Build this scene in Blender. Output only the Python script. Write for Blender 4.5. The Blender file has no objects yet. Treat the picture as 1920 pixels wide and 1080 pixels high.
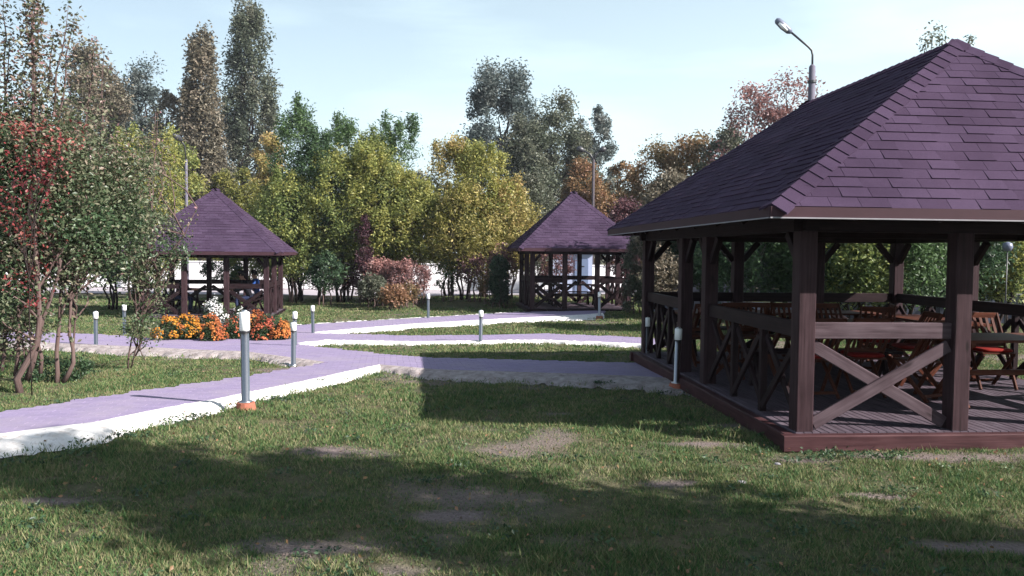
import bpy, math, random
import numpy as np
from mathutils import Vector, Matrix
from math import sin, cos, pi, radians, sqrt, atan2

random.seed(7)
rng = np.random.default_rng(7)
scene = bpy.context.scene
C = scene.collection

# ------------------------------------------------------------------ camera, sky, sun, exposure
F = 1500.0
EYE = 1.6
cam_d = bpy.data.cameras.new('camera')
cam_d.sensor_width = 36
cam_d.lens = 36 * F / 1920
cam_d.clip_end = 2000
cam = bpy.data.objects.new('camera', cam_d)
C.objects.link(cam)
scene.camera = cam
PITCH = math.atan(65 / F)
ROLL = 0.010
cam_rot = Matrix.Rotation(pi / 2 - PITCH, 4, 'X') @ Matrix.Rotation(ROLL, 4, 'Z')
cam.matrix_world = Matrix.Translation((0, 0, EYE)) @ cam_rot

SUN = Vector((1.45, -0.65, 1.0)).normalized()          # towards the sun
SUN_EL = math.asin(SUN.z)
world = bpy.data.worlds.new('World')
scene.world = world
world.use_nodes = True
wn, wl = world.node_tree.nodes, world.node_tree.links
wn.clear()
out = wn.new('ShaderNodeOutputWorld')
bg = wn.new('ShaderNodeBackground')
sky = wn.new('ShaderNodeTexSky')
sky.sky_type = 'NISHITA'
sky.sun_disc = False
sky.sun_elevation = SUN_EL
sky.sun_rotation = atan2(SUN.x, SUN.y)
sky.air_density = 1.0
sky.dust_density = 1.6
sky.ozone_density = 1.3
bg.inputs['Strength'].default_value = 0.05
# thin high cloud over a bright haze that thickens towards the horizon and the sun's side
tc = wn.new('ShaderNodeTexCoord')


def wmath(op, a, b=0.0, clamp=False):
    n = wn.new('ShaderNodeMath'); n.operation = op; n.use_clamp = clamp
    for i, v in enumerate((a, b)):
        if isinstance(v, (int, float)): n.inputs[i].default_value = v
        else: wl.new(v, n.inputs[i])
    return n.outputs[0]


sep = wn.new('ShaderNodeSeparateXYZ')
wl.new(tc.outputs['Generated'], sep.inputs[0])
dot = wn.new('ShaderNodeVectorMath'); dot.operation = 'DOT_PRODUCT'
wl.new(tc.outputs['Generated'], dot.inputs[0])
dot.inputs[1].default_value = (SUN.x / sqrt(SUN.x ** 2 + SUN.y ** 2), SUN.y / sqrt(SUN.x ** 2 + SUN.y ** 2), 0)
elev = wmath('MAXIMUM', sep.outputs['Z'], 0.0)
hz_ = wmath('POWER', 2.718, wmath('MULTIPLY', elev, -2.5))
side = wmath('ADD', 1.12, wmath('MULTIPLY', dot.outputs['Value'], 0.50))
fac = wmath('MULTIPLY', hz_, side)
mp = wn.new('ShaderNodeMapping')
mp.inputs['Scale'].default_value = (1.0, 3.6, 7.0)
mp.inputs['Rotation'].default_value = (0.2, 0.35, 0.5)
no = wn.new('ShaderNodeTexNoise')
no.inputs['Scale'].default_value = 1.6
no.inputs['Detail'].default_value = 5
no.inputs['Roughness'].default_value = 0.5
rmp = wn.new('ShaderNodeMapRange')
rmp.inputs['From Min'].default_value = 0.5
rmp.inputs['From Max'].default_value = 0.8
rmp.inputs['To Min'].default_value = 0.0
rmp.inputs['To Max'].default_value = 0.3
fac = wmath('ADD', fac, rmp.outputs['Result'], True)
mx = wn.new('ShaderNodeMixRGB')
mx.inputs['Color2'].default_value = (8.3, 10.2, 10.8, 1)
wl.new(tc.outputs['Generated'], mp.inputs['Vector'])
wl.new(mp.outputs['Vector'], no.inputs['Vector'])
wl.new(no.outputs['Fac'], rmp.inputs['Value'])
wl.new(fac, mx.inputs['Fac'])
wl.new(sky.outputs['Color'], mx.inputs['Color1'])
wl.new(mx.outputs['Color'], bg.inputs['Color'])
wl.new(bg.outputs['Background'], out.inputs['Surface'])

sd = bpy.data.lights.new('sun', 'SUN')
sd.energy = 5.0
sd.angle = radians(0.5)
sd.color = (1.0, 0.94, 0.88)
sun = bpy.data.objects.new('sun', sd)
C.objects.link(sun)
sun.rotation_euler = SUN.to_track_quat('Z', 'Y').to_euler()

scene.view_settings.view_transform = 'Standard'
scene.view_settings.look = 'None'
scene.view_settings.exposure = 1.45
scene.view_settings.gamma = 1.0
scene.view_settings.use_curve_mapping = False
scene.cycles.max_bounces = 6
scene.cycles.transparent_max_bounces = 8

# ------------------------------------------------------------------ numbers: noise, terrain, pixel rays
_perm = np.random.default_rng(3).random((256, 256))


def vnoise(x, y):
    x = np.asarray(x, float); y = np.asarray(y, float)
    xi = np.floor(x).astype(int); yi = np.floor(y).astype(int)
    fx = x - xi; fy = y - yi
    fx = fx * fx * (3 - 2 * fx); fy = fy * fy * (3 - 2 * fy)
    a = _perm[xi & 255, yi & 255]; b = _perm[(xi + 1) & 255, yi & 255]
    c = _perm[xi & 255, (yi + 1) & 255]; d = _perm[(xi + 1) & 255, (yi + 1) & 255]
    return (a * (1 - fx) + b * fx) * (1 - fy) + (c * (1 - fx) + d * fx) * fy


def terrain(x, y):
    x = np.asarray(x, float); y = np.asarray(y, float)
    t = np.clip((y - 8) / 10, 0, 1); s = t * t * (3 - 2 * t)
    amp = .13 + .02 * np.clip(2 - x, -2, 8)
    z = -.15 - amp * s
    z = z + .09 * np.exp(-(((x + 3.6) / 2.6) ** 2 + ((y - 7.2) / 2.6) ** 2))
    z = z + .22 * np.exp(-(((x + 1.9) / 2.6) ** 2 + ((y - 32.0) / 2.2) ** 2))
    return z


def tz(x, y):
    return float(terrain(x, y))


R3 = cam_rot.to_3x3()


def ray(px, py):
    return (R3 @ Vector(((px - 960) / F, (540 - py) / F, -1))).normalized()


def hit(px, py, dz=0.0):
    d = ray(px, py)
    z = -.2
    for _ in range(60):
        t = (z + dz - EYE) / d.z
        x, y = d.x * t, d.y * t
        z = .5 * z + .5 * tz(x, y)
    return Vector((x, y, z + dz))


def at(px, py, depth):
    d = ray(px, py)
    t = depth / d.y
    return Vector((d.x * t, depth, EYE + d.z * t))


# ------------------------------------------------------------------ mesh builder
class MB:
    def __init__(s):
        s.v = []; s.f = []; s.uv = []; s.mi = []; s.rnd = []

    def face(s, idx, uv=None, m=0, r=None):
        s.f.append(tuple(idx))
        s.uv.append(uv)
        s.mi.append(m)
        s.rnd.append(random.random() if r is None else r)

    def box(s, c, size, rz=0.0, m=0, r=None):
        x, y, z = c; a, b, h = size[0] / 2, size[1] / 2, size[2] / 2
        ca, sa = cos(rz), sin(rz)
        n = len(s.v)
        for dx, dy, dz in ((-a, -b, -h), (a, -b, -h), (a, b, -h), (-a, b, -h), (-a, -b, h), (a, -b, h), (a, b, h), (-a, b, h)):
            s.v.append((x + dx * ca - dy * sa, y + dx * sa + dy * ca, z + dz))
        r = random.random() if r is None else r
        for q in ((0, 3, 2, 1), (4, 5, 6, 7), (0, 1, 5, 4), (1, 2, 6, 5), (2, 3, 7, 6), (3, 0, 4, 7)):
            s.face([n + i for i in q], None, m, r)
        return s

    def beam(s, p0, p1, w, h, up=(0, 0, 1), ch=.006, m=0):
        """a squared timber with chamfered arrises from p0 to p1; w across, h along up"""
        p0 = Vector(p0); p1 = Vector(p1)
        d = (p1 - p0); L = d.length; d.normalize()
        u = Vector(up)
        if abs(d.dot(u)) > .98:
            u = Vector((0, 1, 0))
        side = d.cross(u).normalized(); u = side.cross(d).normalized()
        a, b = w / 2, h / 2; ch = min(ch, a * .4, b * .4)
        prof = [(-a + ch, -b), (a - ch, -b), (a, -b + ch), (a, b - ch), (a - ch, b), (-a + ch, b), (-a, b - ch), (-a, -b + ch)]
        n = len(s.v)
        r = random.random()
        for p in (p0, p1):
            for (x, y) in prof:
                s.v.append(tuple(p + side * x + u * y))
        per = 0.0
        off = random.random() * 7
        for i in range(8):
            j = (i + 1) % 8
            l = sqrt((prof[i][0] - prof[j][0]) ** 2 + (prof[i][1] - prof[j][1]) ** 2)
            s.face((n + i, n + j, n + 8 + j, n + 8 + i), [(off, off + per), (off, off + per + l), (off + L, off + per + l), (off + L, off + per)], m, r)
            per += l
        s.face([n + 7 - i for i in range(8)], [(off + prof[7 - i][0] * .3, off + prof[7 - i][1]) for i in range(8)], m, r)
        s.face([n + 8 + i for i in range(8)], [(off + prof[i][0] * .3, off + prof[i][1]) for i in range(8)], m, r)
        return s

    def tube(s, pts, rad, seg=8, m=0, cap=True):
        pts = [Vector(p) for p in pts]
        if not hasattr(rad, '__len__'):
            rad = [rad] * len(pts)
        n0 = len(s.v); r = random.random()
        prev = None
        for i, p in enumerate(pts):
            d = (pts[min(i + 1, len(pts) - 1)] - pts[max(i - 1, 0)]).normalized()
            if prev is None:
                a = d.orthogonal().normalized()
            else:
                a = (prev - d * prev.dot(d)).normalized()
            prev = a
            b = d.cross(a)
            for k in range(seg):
                t = 2 * pi * k / seg
                s.v.append(tuple(p + (a * cos(t) + b * sin(t)) * rad[i]))
        ln = 0
        for i in range(len(pts) - 1):
            l2 = ln + (pts[i + 1] - pts[i]).length
            for k in range(seg):
                k2 = (k + 1) % seg
                s.face((n0 + i * seg + k, n0 + i * seg + k2, n0 + (i + 1) * seg + k2, n0 + (i + 1) * seg + k),
                       [(ln, k / seg), (ln, (k + 1) / seg), (l2, (k + 1) / seg), (l2, k / seg)], m, r)
            ln = l2
        if cap:
            s.face([n0 + seg - 1 - k for k in range(seg)], None, m, r)
            s.face([n0 + (len(pts) - 1) * seg + k for k in range(seg)], None, m, r)
        return s

    def lathe(s, prof, seg=20, c=(0, 0, 0), m=0):
        n0 = len(s.v); r = random.random()
        for (rr, z) in prof:
            for k in range(seg):
                t = 2 * pi * k / seg
                s.v.append((c[0] + rr * cos(t), c[1] + rr * sin(t), c[2] + z))
        for i in range(len(prof) - 1):
            for k in range(seg):
                k2 = (k + 1) % seg
                s.face((n0 + i * seg + k, n0 + i * seg + k2, n0 + (i + 1) * seg + k2, n0 + (i + 1) * seg + k), None, m, r)
        s.face([n0 + seg - 1 - k for k in range(seg)], None, m, r)
        s.face([n0 + (len(prof) - 1) * seg + k for k in range(seg)], None, m, r)
        return s

    def mesh(s, name, mats, smooth=False):
        me = bpy.data.meshes.new(name)
        me.from_pydata(s.v, [], s.f)
        if not isinstance(mats, (list, tuple)):
            mats = [mats]
        for m in mats:
            me.materials.append(m)
        uvl = me.uv_layers.new(name='UVMap')
        co = []
        for fi, f in enumerate(s.f):
            if s.uv[fi] is not None:
                co.extend(c for uv in s.uv[fi] for c in uv)
            else:
                p = [Vector(s.v[i]) for i in f]
                nn = (p[1] - p[0]).cross(p[2] - p[1]) if len(p) > 2 else Vector((0, 0, 1))
                ax = max(range(3), key=lambda k: abs(nn[k]))
                for q in p:
                    if ax == 2: co.extend((q.x, q.y))
                    elif ax == 1: co.extend((q.x, q.z))
                    else: co.extend((q.y, q.z))
        uvl.data.foreach_set('uv', co)
        me.polygons.foreach_set('material_index', s.mi)
        at_ = me.attributes.new('rnd', 'FLOAT', 'FACE')
        at_.data.foreach_set('value', s.rnd)
        if smooth:
            me.polygons.foreach_set('use_smooth', [True] * len(s.f))
        me.update()
        return me

    def build(s, name, mats, parent=None, smooth=False, kind=None):
        return link(name, s.mesh(name, mats, smooth), parent, kind)


def link(name, me, parent=None, kind=None):
    o = bpy.data.objects.new(name, me)
    C.objects.link(o)
    if parent is not None:
        o.parent = parent
    if kind:
        o['kind'] = kind
    return o


def thing(name, label, cat, loc=(0, 0, 0), rz=0.0, group=None):
    o = bpy.data.objects.new(name, None)
    o.empty_display_size = .2
    C.objects.link(o)
    o.location = loc
    o.rotation_euler = (0, 0, rz)
    return tag(o, label, cat, group)


def tag(o, label, cat, group=None):
    o['label'] = label
    o['category'] = cat
    if group:
        o['group'] = group
    return o


def array_mesh(name, verts, faces, mat, attrs=None, flat=True):
    """fast mesh from numpy: verts (n,3), faces (m,k) all the same k; attrs: per-face floats"""
    me = bpy.data.meshes.new(name)
    n, (m, k) = len(verts), faces.shape
    me.vertices.add(n)
    me.vertices.foreach_set('co', np.ascontiguousarray(verts, dtype=np.float32).ravel())
    me.loops.add(m * k)
    me.loops.foreach_set('vertex_index', np.ascontiguousarray(faces, dtype=np.int32).ravel())
    me.polygons.add(m)
    me.polygons.foreach_set('loop_start', np.arange(0, m * k, k, dtype=np.int32))
    me.polygons.foreach_set('loop_total', np.full(m, k, dtype=np.int32))
    me.materials.append(mat)
    me.polygons.foreach_set('use_smooth', [not flat] * m)
    me.update(calc_edges=True)
    for nm, arr in (attrs or {}).items():
        a = me.attributes.new(nm, 'FLOAT', 'FACE' if len(arr) == m else 'POINT')
        a.data.foreach_set('value', np.ascontiguousarray(arr, dtype=np.float32))
    return me


# ------------------------------------------------------------------ materials
class NT:
    def __init__(s, name):
        s.m = bpy.data.materials.new(name)
        s.m.use_nodes = True
        s.n = s.m.node_tree.nodes; s.l = s.m.node_tree.links
        s.b = s.n['Principled BSDF']
        s.out = s.n['Material Output']

    def node(s, t, **kw):
        n = s.n.new(t)
        for k, v in kw.items():
            setattr(n, k, v)
        return n

    def set(s, n, **kw):
        for k, v in kw.items():
            n.inputs[k.replace('_', ' ')].default_value = v
        return n

    def noise(s, vec, scale, detail=4, rough=.55):
        n = s.node('ShaderNodeTexNoise')
        n.inputs['Scale'].default_value = scale
        n.inputs['Detail'].default_value = detail
        n.inputs['Roughness'].default_value = rough
        s.l.new(vec, n.inputs['Vector'])
        return n.outputs['Fac']

    def mapv(s, vec, scale=(1, 1, 1), rot=(0, 0, 0)):
        n = s.node('ShaderNodeMapping')
        n.inputs['Scale'].default_value = scale
        n.inputs['Rotation'].default_value = rot
        s.l.new(vec, n.inputs['Vector'])
        return n.outputs['Vector']

    def ramp(s, fac, stops, interp='LINEAR'):
        n = s.node('ShaderNodeValToRGB')
        n.color_ramp.interpolation = interp
        e = n.color_ramp.elements
        while len(e) < len(stops):
            e.new(.5)
        for i, (p, c) in enumerate(stops):
            e[i].position = p
            e[i].color = (*c, 1) if len(c) == 3 else c
        s.l.new(fac, n.inputs['Fac'])
        return n.outputs['Color']

    def mix(s, fac, a, b, mode='MIX'):
        n = s.node('ShaderNodeMixRGB', blend_type=mode)
        for k, v in (('Fac', fac), ('Color1', a), ('Color2', b)):
            if isinstance(v, (int, float)):
                n.inputs[k].default_value = v
            elif isinstance(v, tuple):
                n.inputs[k].default_value = (*v, 1) if len(v) == 3 else v
            else:
                s.l.new(v, n.inputs[k])
        return n.outputs['Color']

    def math(s, op, a, b=0.0):
        n = s.node('ShaderNodeMath', operation=op)
        for i, v in enumerate((a, b)):
            if isinstance(v, (int, float)):
                n.inputs[i].default_value = v
            else:
                s.l.new(v, n.inputs[i])
        return n.outputs[0]

    def attr(s, name):
        n = s.node('ShaderNodeAttribute')
        n.attribute_name = name
        return n.outputs['Fac']

    def obj(s):
        return s.node('ShaderNodeTexCoord').outputs['Object']

    def uv(s):
        return s.node('ShaderNodeTexCoord').outputs['UV']

    def pos(s):
        return s.node('ShaderNodeNewGeometry').outputs['Position']

    def bump(s, h, strength=.4, dist=.01):
        n = s.node('ShaderNodeBump')
        n.inputs['Strength'].default_value = strength
        n.inputs['Distance'].default_value = dist
        s.l.new(h, n.inputs['Height'])
        s.l.new(n.outputs['Normal'], s.b.inputs['Normal'])

    def color(s, c, k=.72):
        if k != 1:
            c = s.mix(1.0, c, (k, k, k), 'MULTIPLY')
        s.l.new(c, s.b.inputs['Base Color'])
        return c

    def fin(s, rough=.7, spec=.3, metal=0.0):
        s.b.inputs['Roughness'].default_value = rough
        s.b.inputs['Specular IOR Level'].default_value = spec
        s.b.inputs['Metallic'].default_value = metal
        return s.m


def wood(name, dark, mid, light, rough=.6):
    t = NT(name)
    v = t.mapv(t.uv(), (1.6, 34, 1))
    g = t.noise(v, 1.0, 6, .65)
    v2 = t.mapv(t.uv(), (3, 6, 1))
    k = t.noise(v2, 1.3, 3, .5)
    c = t.ramp(g, [(.25, dark), (.5, mid), (.78, light)])
    c = t.mix(t.ramp(k, [(.3, (0, 0, 0)), (.75, (1, 1, 1))]), c, t.mix(1.0, c, (.62, .56, .58), 'MULTIPLY'))
    vo = t.node('ShaderNodeTexVoronoi')
    vo.inputs['Scale'].default_value = 1.0
    t.l.new(t.mapv(t.uv(), (1.7, 5.5, 1)), vo.inputs['Vector'])
    c = t.mix(t.ramp(vo.outputs['Distance'], [(.05, (.8, .8, .8)), (.13, (0, 0, 0))]), c, tuple(x * .5 for x in dark))
    r = t.node('ShaderNodeObjectInfo').outputs['Random']
    val = t.math('FRACT', t.math('ADD', r, t.attr('rnd')))
    c = t.mix(t.math('MULTIPLY', val, .45), c, t.mix(1.0, c, (.62, .6, .64), 'MULTIPLY'))
    t.color(c)
    t.bump(g, .35, .004)
    return t.fin(rough, .10)


def shingle_mat(name, a, b):
    t = NT(name)
    r = t.node('ShaderNodeObjectInfo').outputs['Random']
    val = t.math('FRACT', t.math('ADD', r, t.attr('rnd')))
    c = t.ramp(val, [(0, a), (.5, tuple((x + y) / 2 for x, y in zip(a, b))), (1, b)])
    gr = t.noise(t.pos(), 260, 2, .7)
    c = t.mix(.75, c, t.ramp(gr, [(.3, (.35, .33, .37)), (.7, (1.45, 1.4, 1.5))]), 'MULTIPLY')
    big = t.noise(t.pos(), 1.1, 5, .6)
    c = t.mix(.6, c, t.ramp(big, [(.3, (.6, .6, .65)), (.7, (1.2, 1.2, 1.2))]), 'MULTIPLY')
    t.color(c)
    t.bump(gr, .5, .003)
    return t.fin(.95, .04)


def leaf_mat(name, stops, trans=.35, rough=.45, spec=.35):
    """colour varies leaf by leaf (rnd) and from clump to clump (hue)"""
    t = NT(name)
    h = t.attr('hue'); r = t.attr('rnd')
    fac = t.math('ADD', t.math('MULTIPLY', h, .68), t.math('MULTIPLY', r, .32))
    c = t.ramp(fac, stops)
    br = t.math('ADD', .7, t.math('MULTIPLY', r, .6))
    comb = t.node('ShaderNodeCombineColor')
    for i in range(3):
        t.l.new(br, comb.inputs[i])
    c = t.mix(1.0, c, comb.outputs[0], 'MULTIPLY')
    c = t.color(c)
    t.fin(rough, spec)
    tr = t.node('ShaderNodeBsdfTranslucent')
    t.l.new(c, tr.inputs['Color'])
    mixs = t.node('ShaderNodeMixShader')
    mixs.inputs[0].default_value = trans
    t.l.new(t.b.outputs[0], mixs.inputs[1])
    t.l.new(tr.outputs[0], mixs.inputs[2])
    t.l.new(mixs.outputs[0], t.out.inputs['Surface'])
    return t.m


def plain(name, col, rough=.6, spec=.4, metal=0.0, var=.25, scale=8, bump=0.0, k=.72):
    t = NT(name)
    g = t.noise(t.pos(), scale, 5, .6)
    c = t.mix(1.0, col, t.ramp(g, [(.25, (1 - var,) * 3), (.75, (1 + var * .4,) * 3)]), 'MULTIPLY')
    t.color(c, k)
    if bump:
        t.bump(g, bump, .01)
    return t.fin(rough, spec, metal)


M = {}
M['wood'] = wood('shade_dark_stained_timber', (.011, .006, .008), (.027, .015, .018), (.056, .034, .039))  # stained timber with the darkness of the shade put into its colour
M['wood_post'] = wood('brown_stained_post_timber', (.020, .012, .014), (.055, .031, .037), (.098, .060, .068))  # same timber, toned between the shaded and the sunlit colour
M['rim'] = wood('red_brown_stained_timber', (.04, .017, .020), (.085, .038, .042), (.14, .072, .078))
M['wood_sunlit'] = wood('sunlit_stained_timber', (.050, .034, .040), (.115, .082, .095), (.175, .13, .148), .7)  # same timber, lighter: sunlight on the front railing put into the colour
M['deck'] = wood('weathered_deck_board', (.06, .048, .06), (.14, .112, .14), (.22, .18, .22), .75)
M['ceiling'] = wood('raw_pine_board', (.07, .03, .015), (.15, .07, .035), (.24, .12, .06))
M['teak'] = wood('orange_brown_furniture_wood', (.05, .016, .010), (.13, .042, .025), (.22, .085, .05), .5)
M['shingle'] = shingle_mat('brown_bitumen_shingle', (.060, .040, .068), (.080, .055, .092))
M['fascia'] = plain('brown_fascia_metal', (.06, .028, .038), .6, .15, 0, .15, 5)
M['steel'] = plain('brushed_stainless_steel', (.60, .60, .62), .29, .5, 1.0, .1, 40, k=.85)
M['white_plastic'] = plain('white_plastic', (.82, .83, .85), .4, .5, 0, .05, 10, k=.95)
M['dark_plastic'] = plain('dark_plastic', (.03, .03, .035), .5)
M['clay'] = plain('red_brick_clay', (.42, .15, .10), .85, .2, 0, .35, 30, .4)
M['pole_concrete'] = plain('grey_concrete', (.33, .32, .35), .85, .2, 0, .2, 6, .2)
M['dark_metal'] = plain('dark_painted_metal', (.045, .045, .055), .45, .5)
M['lamp_grey'] = plain('grey_lamp_housing', (.16, .18, .26), .4, .5)
M['lamp_mid'] = plain('weathered_grey_pole', (.17, .16, .21), .8, .2, 0, .2, 6)
M['lamp_dull'] = plain('dark_grey_pole', (.10, .085, .10), .8, .2, 0, .2, 6)
M['wall_white'] = plain('white_rendered_wall', (.82, .80, .82), .85, .2, 0, .12, 1.2, k=1)
M['wall_plinth'] = plain('grey_plinth', (.38, .33, .36), .9, .2, 0, .3, 3)
M['wall_blue'] = plain('shade_blue_concrete_panel', (.22, .24, .34), .85, .2, 0, .25, 1.5, .2)  # concrete with the blue of the tree shade put into its colour
M['kiosk'] = plain('pale_blue_painted_panel', (.50, .56, .78), .6, .3, 0, .1, 2)
M['kiosk_door'] = plain('blue_grey_painted_door', (.20, .26, .42), .5, .4, 0, .1, 2)
M['red_cloth'] = plain('red_cushion_cloth', (.26, .018, .014), .85, .15, 0, .2, 60, .2)
M['bark_light'] = wood('grey_brown_bark', (.07, .045, .04), (.17, .12, .11), (.30, .22, .20), .9)
M['bark_dark'] = wood('dark_bark', (.02, .015, .015), (.05, .038, .036), (.10, .08, .075), .9)
M['bark_white'] = wood('pale_bark', (.3, .27, .25), (.5, .46, .44), (.68, .64, .62), .8)
M['skin'] = plain('skin', (.42, .22, .16), .55, .35, 0, .1, 40)
M['cloth_dark'] = plain('dark_cloth', (.012, .012, .018), .9, .1, 0, .3, 50)
M['cloth_blue'] = plain('blue_cloth', (.03, .09, .32), .9, .1, 0, .3, 50)
M['cloth_jeans'] = plain('jeans_cloth', (.03, .04, .09), .9, .1, 0, .3, 50)
M['hair'] = plain('dark_hair', (.012, .009, .008), .6, .3, 0, .3, 80)

# foliage
M['leaf_box'] = leaf_mat('yellow_green_leaves', [(0, (.10, .17, .07)), (.35, (.22, .27, .085)), (.65, (.38, .38, .11)), (1, (.54, .46, .15))], .42)
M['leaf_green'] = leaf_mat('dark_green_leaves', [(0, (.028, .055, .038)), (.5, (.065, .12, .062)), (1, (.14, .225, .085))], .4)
M['leaf_gold'] = leaf_mat('golden_leaves', [(0, (.11, .14, .04)), (.45, (.24, .23, .06)), (.75, (.52, .43, .16)), (1, (.54, .35, .18))], .42)
M['leaf_orange'] = leaf_mat('orange_leaves', [(0, (.10, .10, .05)), (.4, (.21, .16, .075)), (.7, (.31, .18, .09)), (1, (.36, .19, .13))])
M['leaf_pink'] = leaf_mat('pinkish_leaves', [(0, (.12, .10, .12)), (.4, (.26, .16, .17)), (.7, (.38, .19, .17)), (1, (.42, .22, .20))])
M['leaf_poplar'] = leaf_mat('grey_green_poplar_leaves', [(0, (.06, .085, .06)), (.5, (.14, .16, .11)), (1, (.25, .23, .18))])
M['leaf_poplar_brown'] = leaf_mat('brownish_poplar_leaves', [(0, (.12, .11, .09)), (.5, (.22, .195, .14)), (1, (.32, .255, .20))])
M['leaf_blue'] = leaf_mat('blue_green_far_leaves', [(0, (.055, .085, .09)), (.5, (.12, .155, .15)), (1, (.22, .22, .20))])
M['leaf_bush'] = leaf_mat('glossy_olive_leaves', [(0, (.03, .075, .035)), (.4, (.085, .14, .065)), (.68, (.20, .21, .13)), (.86, (.26, .18, .15)), (1, (.32, .16, .19))], .35, .42, .4)
M['leaf_purple'] = leaf_mat('purple_brown_leaves', [(0, (.04, .022, .035)), (.5, (.12, .055, .075)), (1, (.24, .12, .12))])
M['leaf_red'] = leaf_mat('crimson_leaves', [(0, (.12, .03, .04)), (.5, (.26, .045, .05)), (1, (.36, .13, .10))])
M['leaf_flower'] = leaf_mat('chrysanthemum_leaves', [(0, (.02, .04, .02)), (.5, (.045, .085, .035)), (1, (.09, .14, .05))])
M['fl_orange'] = leaf_mat('orange_petals', [(0, (.26, .07, .04)), (.5, (.48, .15, .05)), (1, (.60, .26, .07))], .2, .7, .1)
M['fl_yellow'] = leaf_mat('amber_petals', [(0, (.36, .12, .03)), (.5, (.52, .21, .03)), (1, (.62, .34, .06))], .2, .7, .1)
M['fl_rust'] = leaf_mat('rust_red_petals', [(0, (.22, .045, .04)), (.5, (.42, .10, .06)), (1, (.60, .20, .09))], .2, .7, .1)
M['fl_white'] = leaf_mat('white_petals', [(0, (.6, .62, .6)), (.5, (.8, .8, .8)), (1, (.85, .85, .85))], .2, .7, .1)

# paving
t = NT('lilac_grey_paver')
r = t.node('ShaderNodeObjectInfo').outputs['Random']
val = t.math('FRACT', t.math('ADD', r, t.attr('rnd')))
c = t.ramp(val, [(0, (.285, .235, .375)), (.55, (.305, .252, .40)), (1, (.33, .27, .425))])
c = t.mix(.5, c, t.ramp(t.noise(t.pos(), 60, 4, .7), [(.3, (.7, .7, .7)), (.7, (1.2, 1.2, 1.2))]), 'MULTIPLY')
c = t.mix(t.ramp(t.noise(t.pos(), 1.3, 6, .65), [(.45, (0, 0, 0)), (.72, (.6, .6, .6))]), c, (.36, .31, .38))
t.color(c)
t.bump(t.noise(t.pos(), 90, 3, .6), .3, .003)
M['paver'] = t.fin(.85, .25)
M['sand'] = plain('joint_sand', (.22, .185, .27), .95, .1, 0, .3, 20)
t = NT('pale_concrete_edge')
c = t.ramp(t.noise(t.pos(), 5, 6, .65), [(.25, (.46, .42, .40)), (.45, (.64, .62, .61)), (.8, (.74, .73, .73))])
c = t.mix(t.ramp(t.noise(t.pos(), 11, 7, .75), [(.54, (0, 0, 0)), (.68, (.8, .8, .8))]), c, (.33, .27, .24))
t.color(c, .95)
t.bump(t.noise(t.pos(), 22, 5, .7), .7, .02)
M['kerb'] = t.fin(.95, .1)
t = NT('sandy_concrete_edge')
c = t.ramp(t.noise(t.pos(), 6, 6, .7), [(.25, (.22, .18, .17)), (.5, (.38, .33, .33)), (.8, (.62, .58, .57))])
t.color(c)
t.bump(t.noise(t.pos(), 22, 5, .7), .8, .02)
M['kerb_sand'] = t.fin(.95, .1)

# ground
t = NT('lawn_soil')
p = t.pos()
n1 = t.noise(p, 1.1, 5, .6); n2 = t.noise(p, 9, 5, .7); n3 = t.noise(p, 45, 3, .7)
green = t.ramp(n2, [(.25, (.045, .06, .035)), (.5, (.10, .105, .06)), (.75, (.19, .165, .11))])
dry = t.ramp(n3, [(.25, (.09, .075, .045)), (.7, (.22, .18, .11))])
c = t.mix(t.ramp(n1, [(.42, (0, 0, 0)), (.68, (.75, .75, .75))]), green, dry)
soil = t.ramp(n3, [(.25, (.13, .10, .10)), (.5, (.22, .175, .17)), (.8, (.34, .28, .27))])
c = t.mix(t.attr('soil'), c, soil)
t.color(c)
t.bump(n3, .8, .03)
M['ground'] = t.fin(.95, .1)
t = NT('grass_blades')
p = t.pos()
h = t.noise(p, .9, 7, .72); r = t.attr('rnd')
fac = t.math('ADD', t.math('MULTIPLY', h, .62), t.math('MULTIPLY', r, .38))
c = t.ramp(fac, [(.24, (.035, .090, .035)), (.38, (.078, .165, .058)), (.51, (.155, .215, .082)), (.62, (.27, .26, .13)), (.80, (.42, .36, .24))])
c = t.color(c)
t.fin(.6, .12)
tr = t.node('ShaderNodeBsdfTranslucent'); t.l.new(c, tr.inputs['Color'])
ms = t.node('ShaderNodeMixShader'); ms.inputs[0].default_value = .3
t.l.new(t.b.outputs[0], ms.inputs[1]); t.l.new(tr.outputs[0], ms.inputs[2]); t.l.new(ms.outputs[0], t.out.inputs['Surface'])
M['blade'] = t.m
M['soil_crumb'] = plain('dry_soil_crumb', (.19, .15, .14), .95, .1, 0, .4, 30)
M['road'] = plain('pale_road', (.45, .41, .45), .9, .15, 0, .15, 2)

# ------------------------------------------------------------------ path outlines (world polygons)
def poly(pts):
    return np.array([tuple(hit(x, y))[:2] for x, y in pts])


PATHS = [poly(p) for p in (
    [(-420, 850), (0, 783), (281, 738), (455, 713), (607, 686), (712, 690), (640, 706), (520, 733), (400, 759), (277, 782), (181, 803), (83, 815), (0, 826), (-420, 900)],
    [(-100, 624), (37, 626), (180, 630), (278, 638), (540, 636), (558, 650), (607, 686), (560, 678), (455, 664), (278, 656), (37, 645), (-100, 645)],
    [(540, 642), (558, 650), (708, 667), (789, 675), (1201, 686), (1355, 690), (1355, 722), (1201, 713), (1078, 708), (820, 700), (712, 690), (607, 686)],
    [(540, 643), (556, 622), (592, 628), (770, 633), (905, 632), (1020, 629), (1194, 636), (1250, 640), (1250, 653), (1194, 649), (1020, 642), (905, 643), (770, 645), (616, 642), (558, 650)],
    [(535, 640), (556, 613), (604, 610), (770, 600), (924, 591), (1001, 587), (1130, 585), (1130, 590), (1097, 593), (924, 602), (770, 611), (589, 627), (558, 640)],
)]
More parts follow.
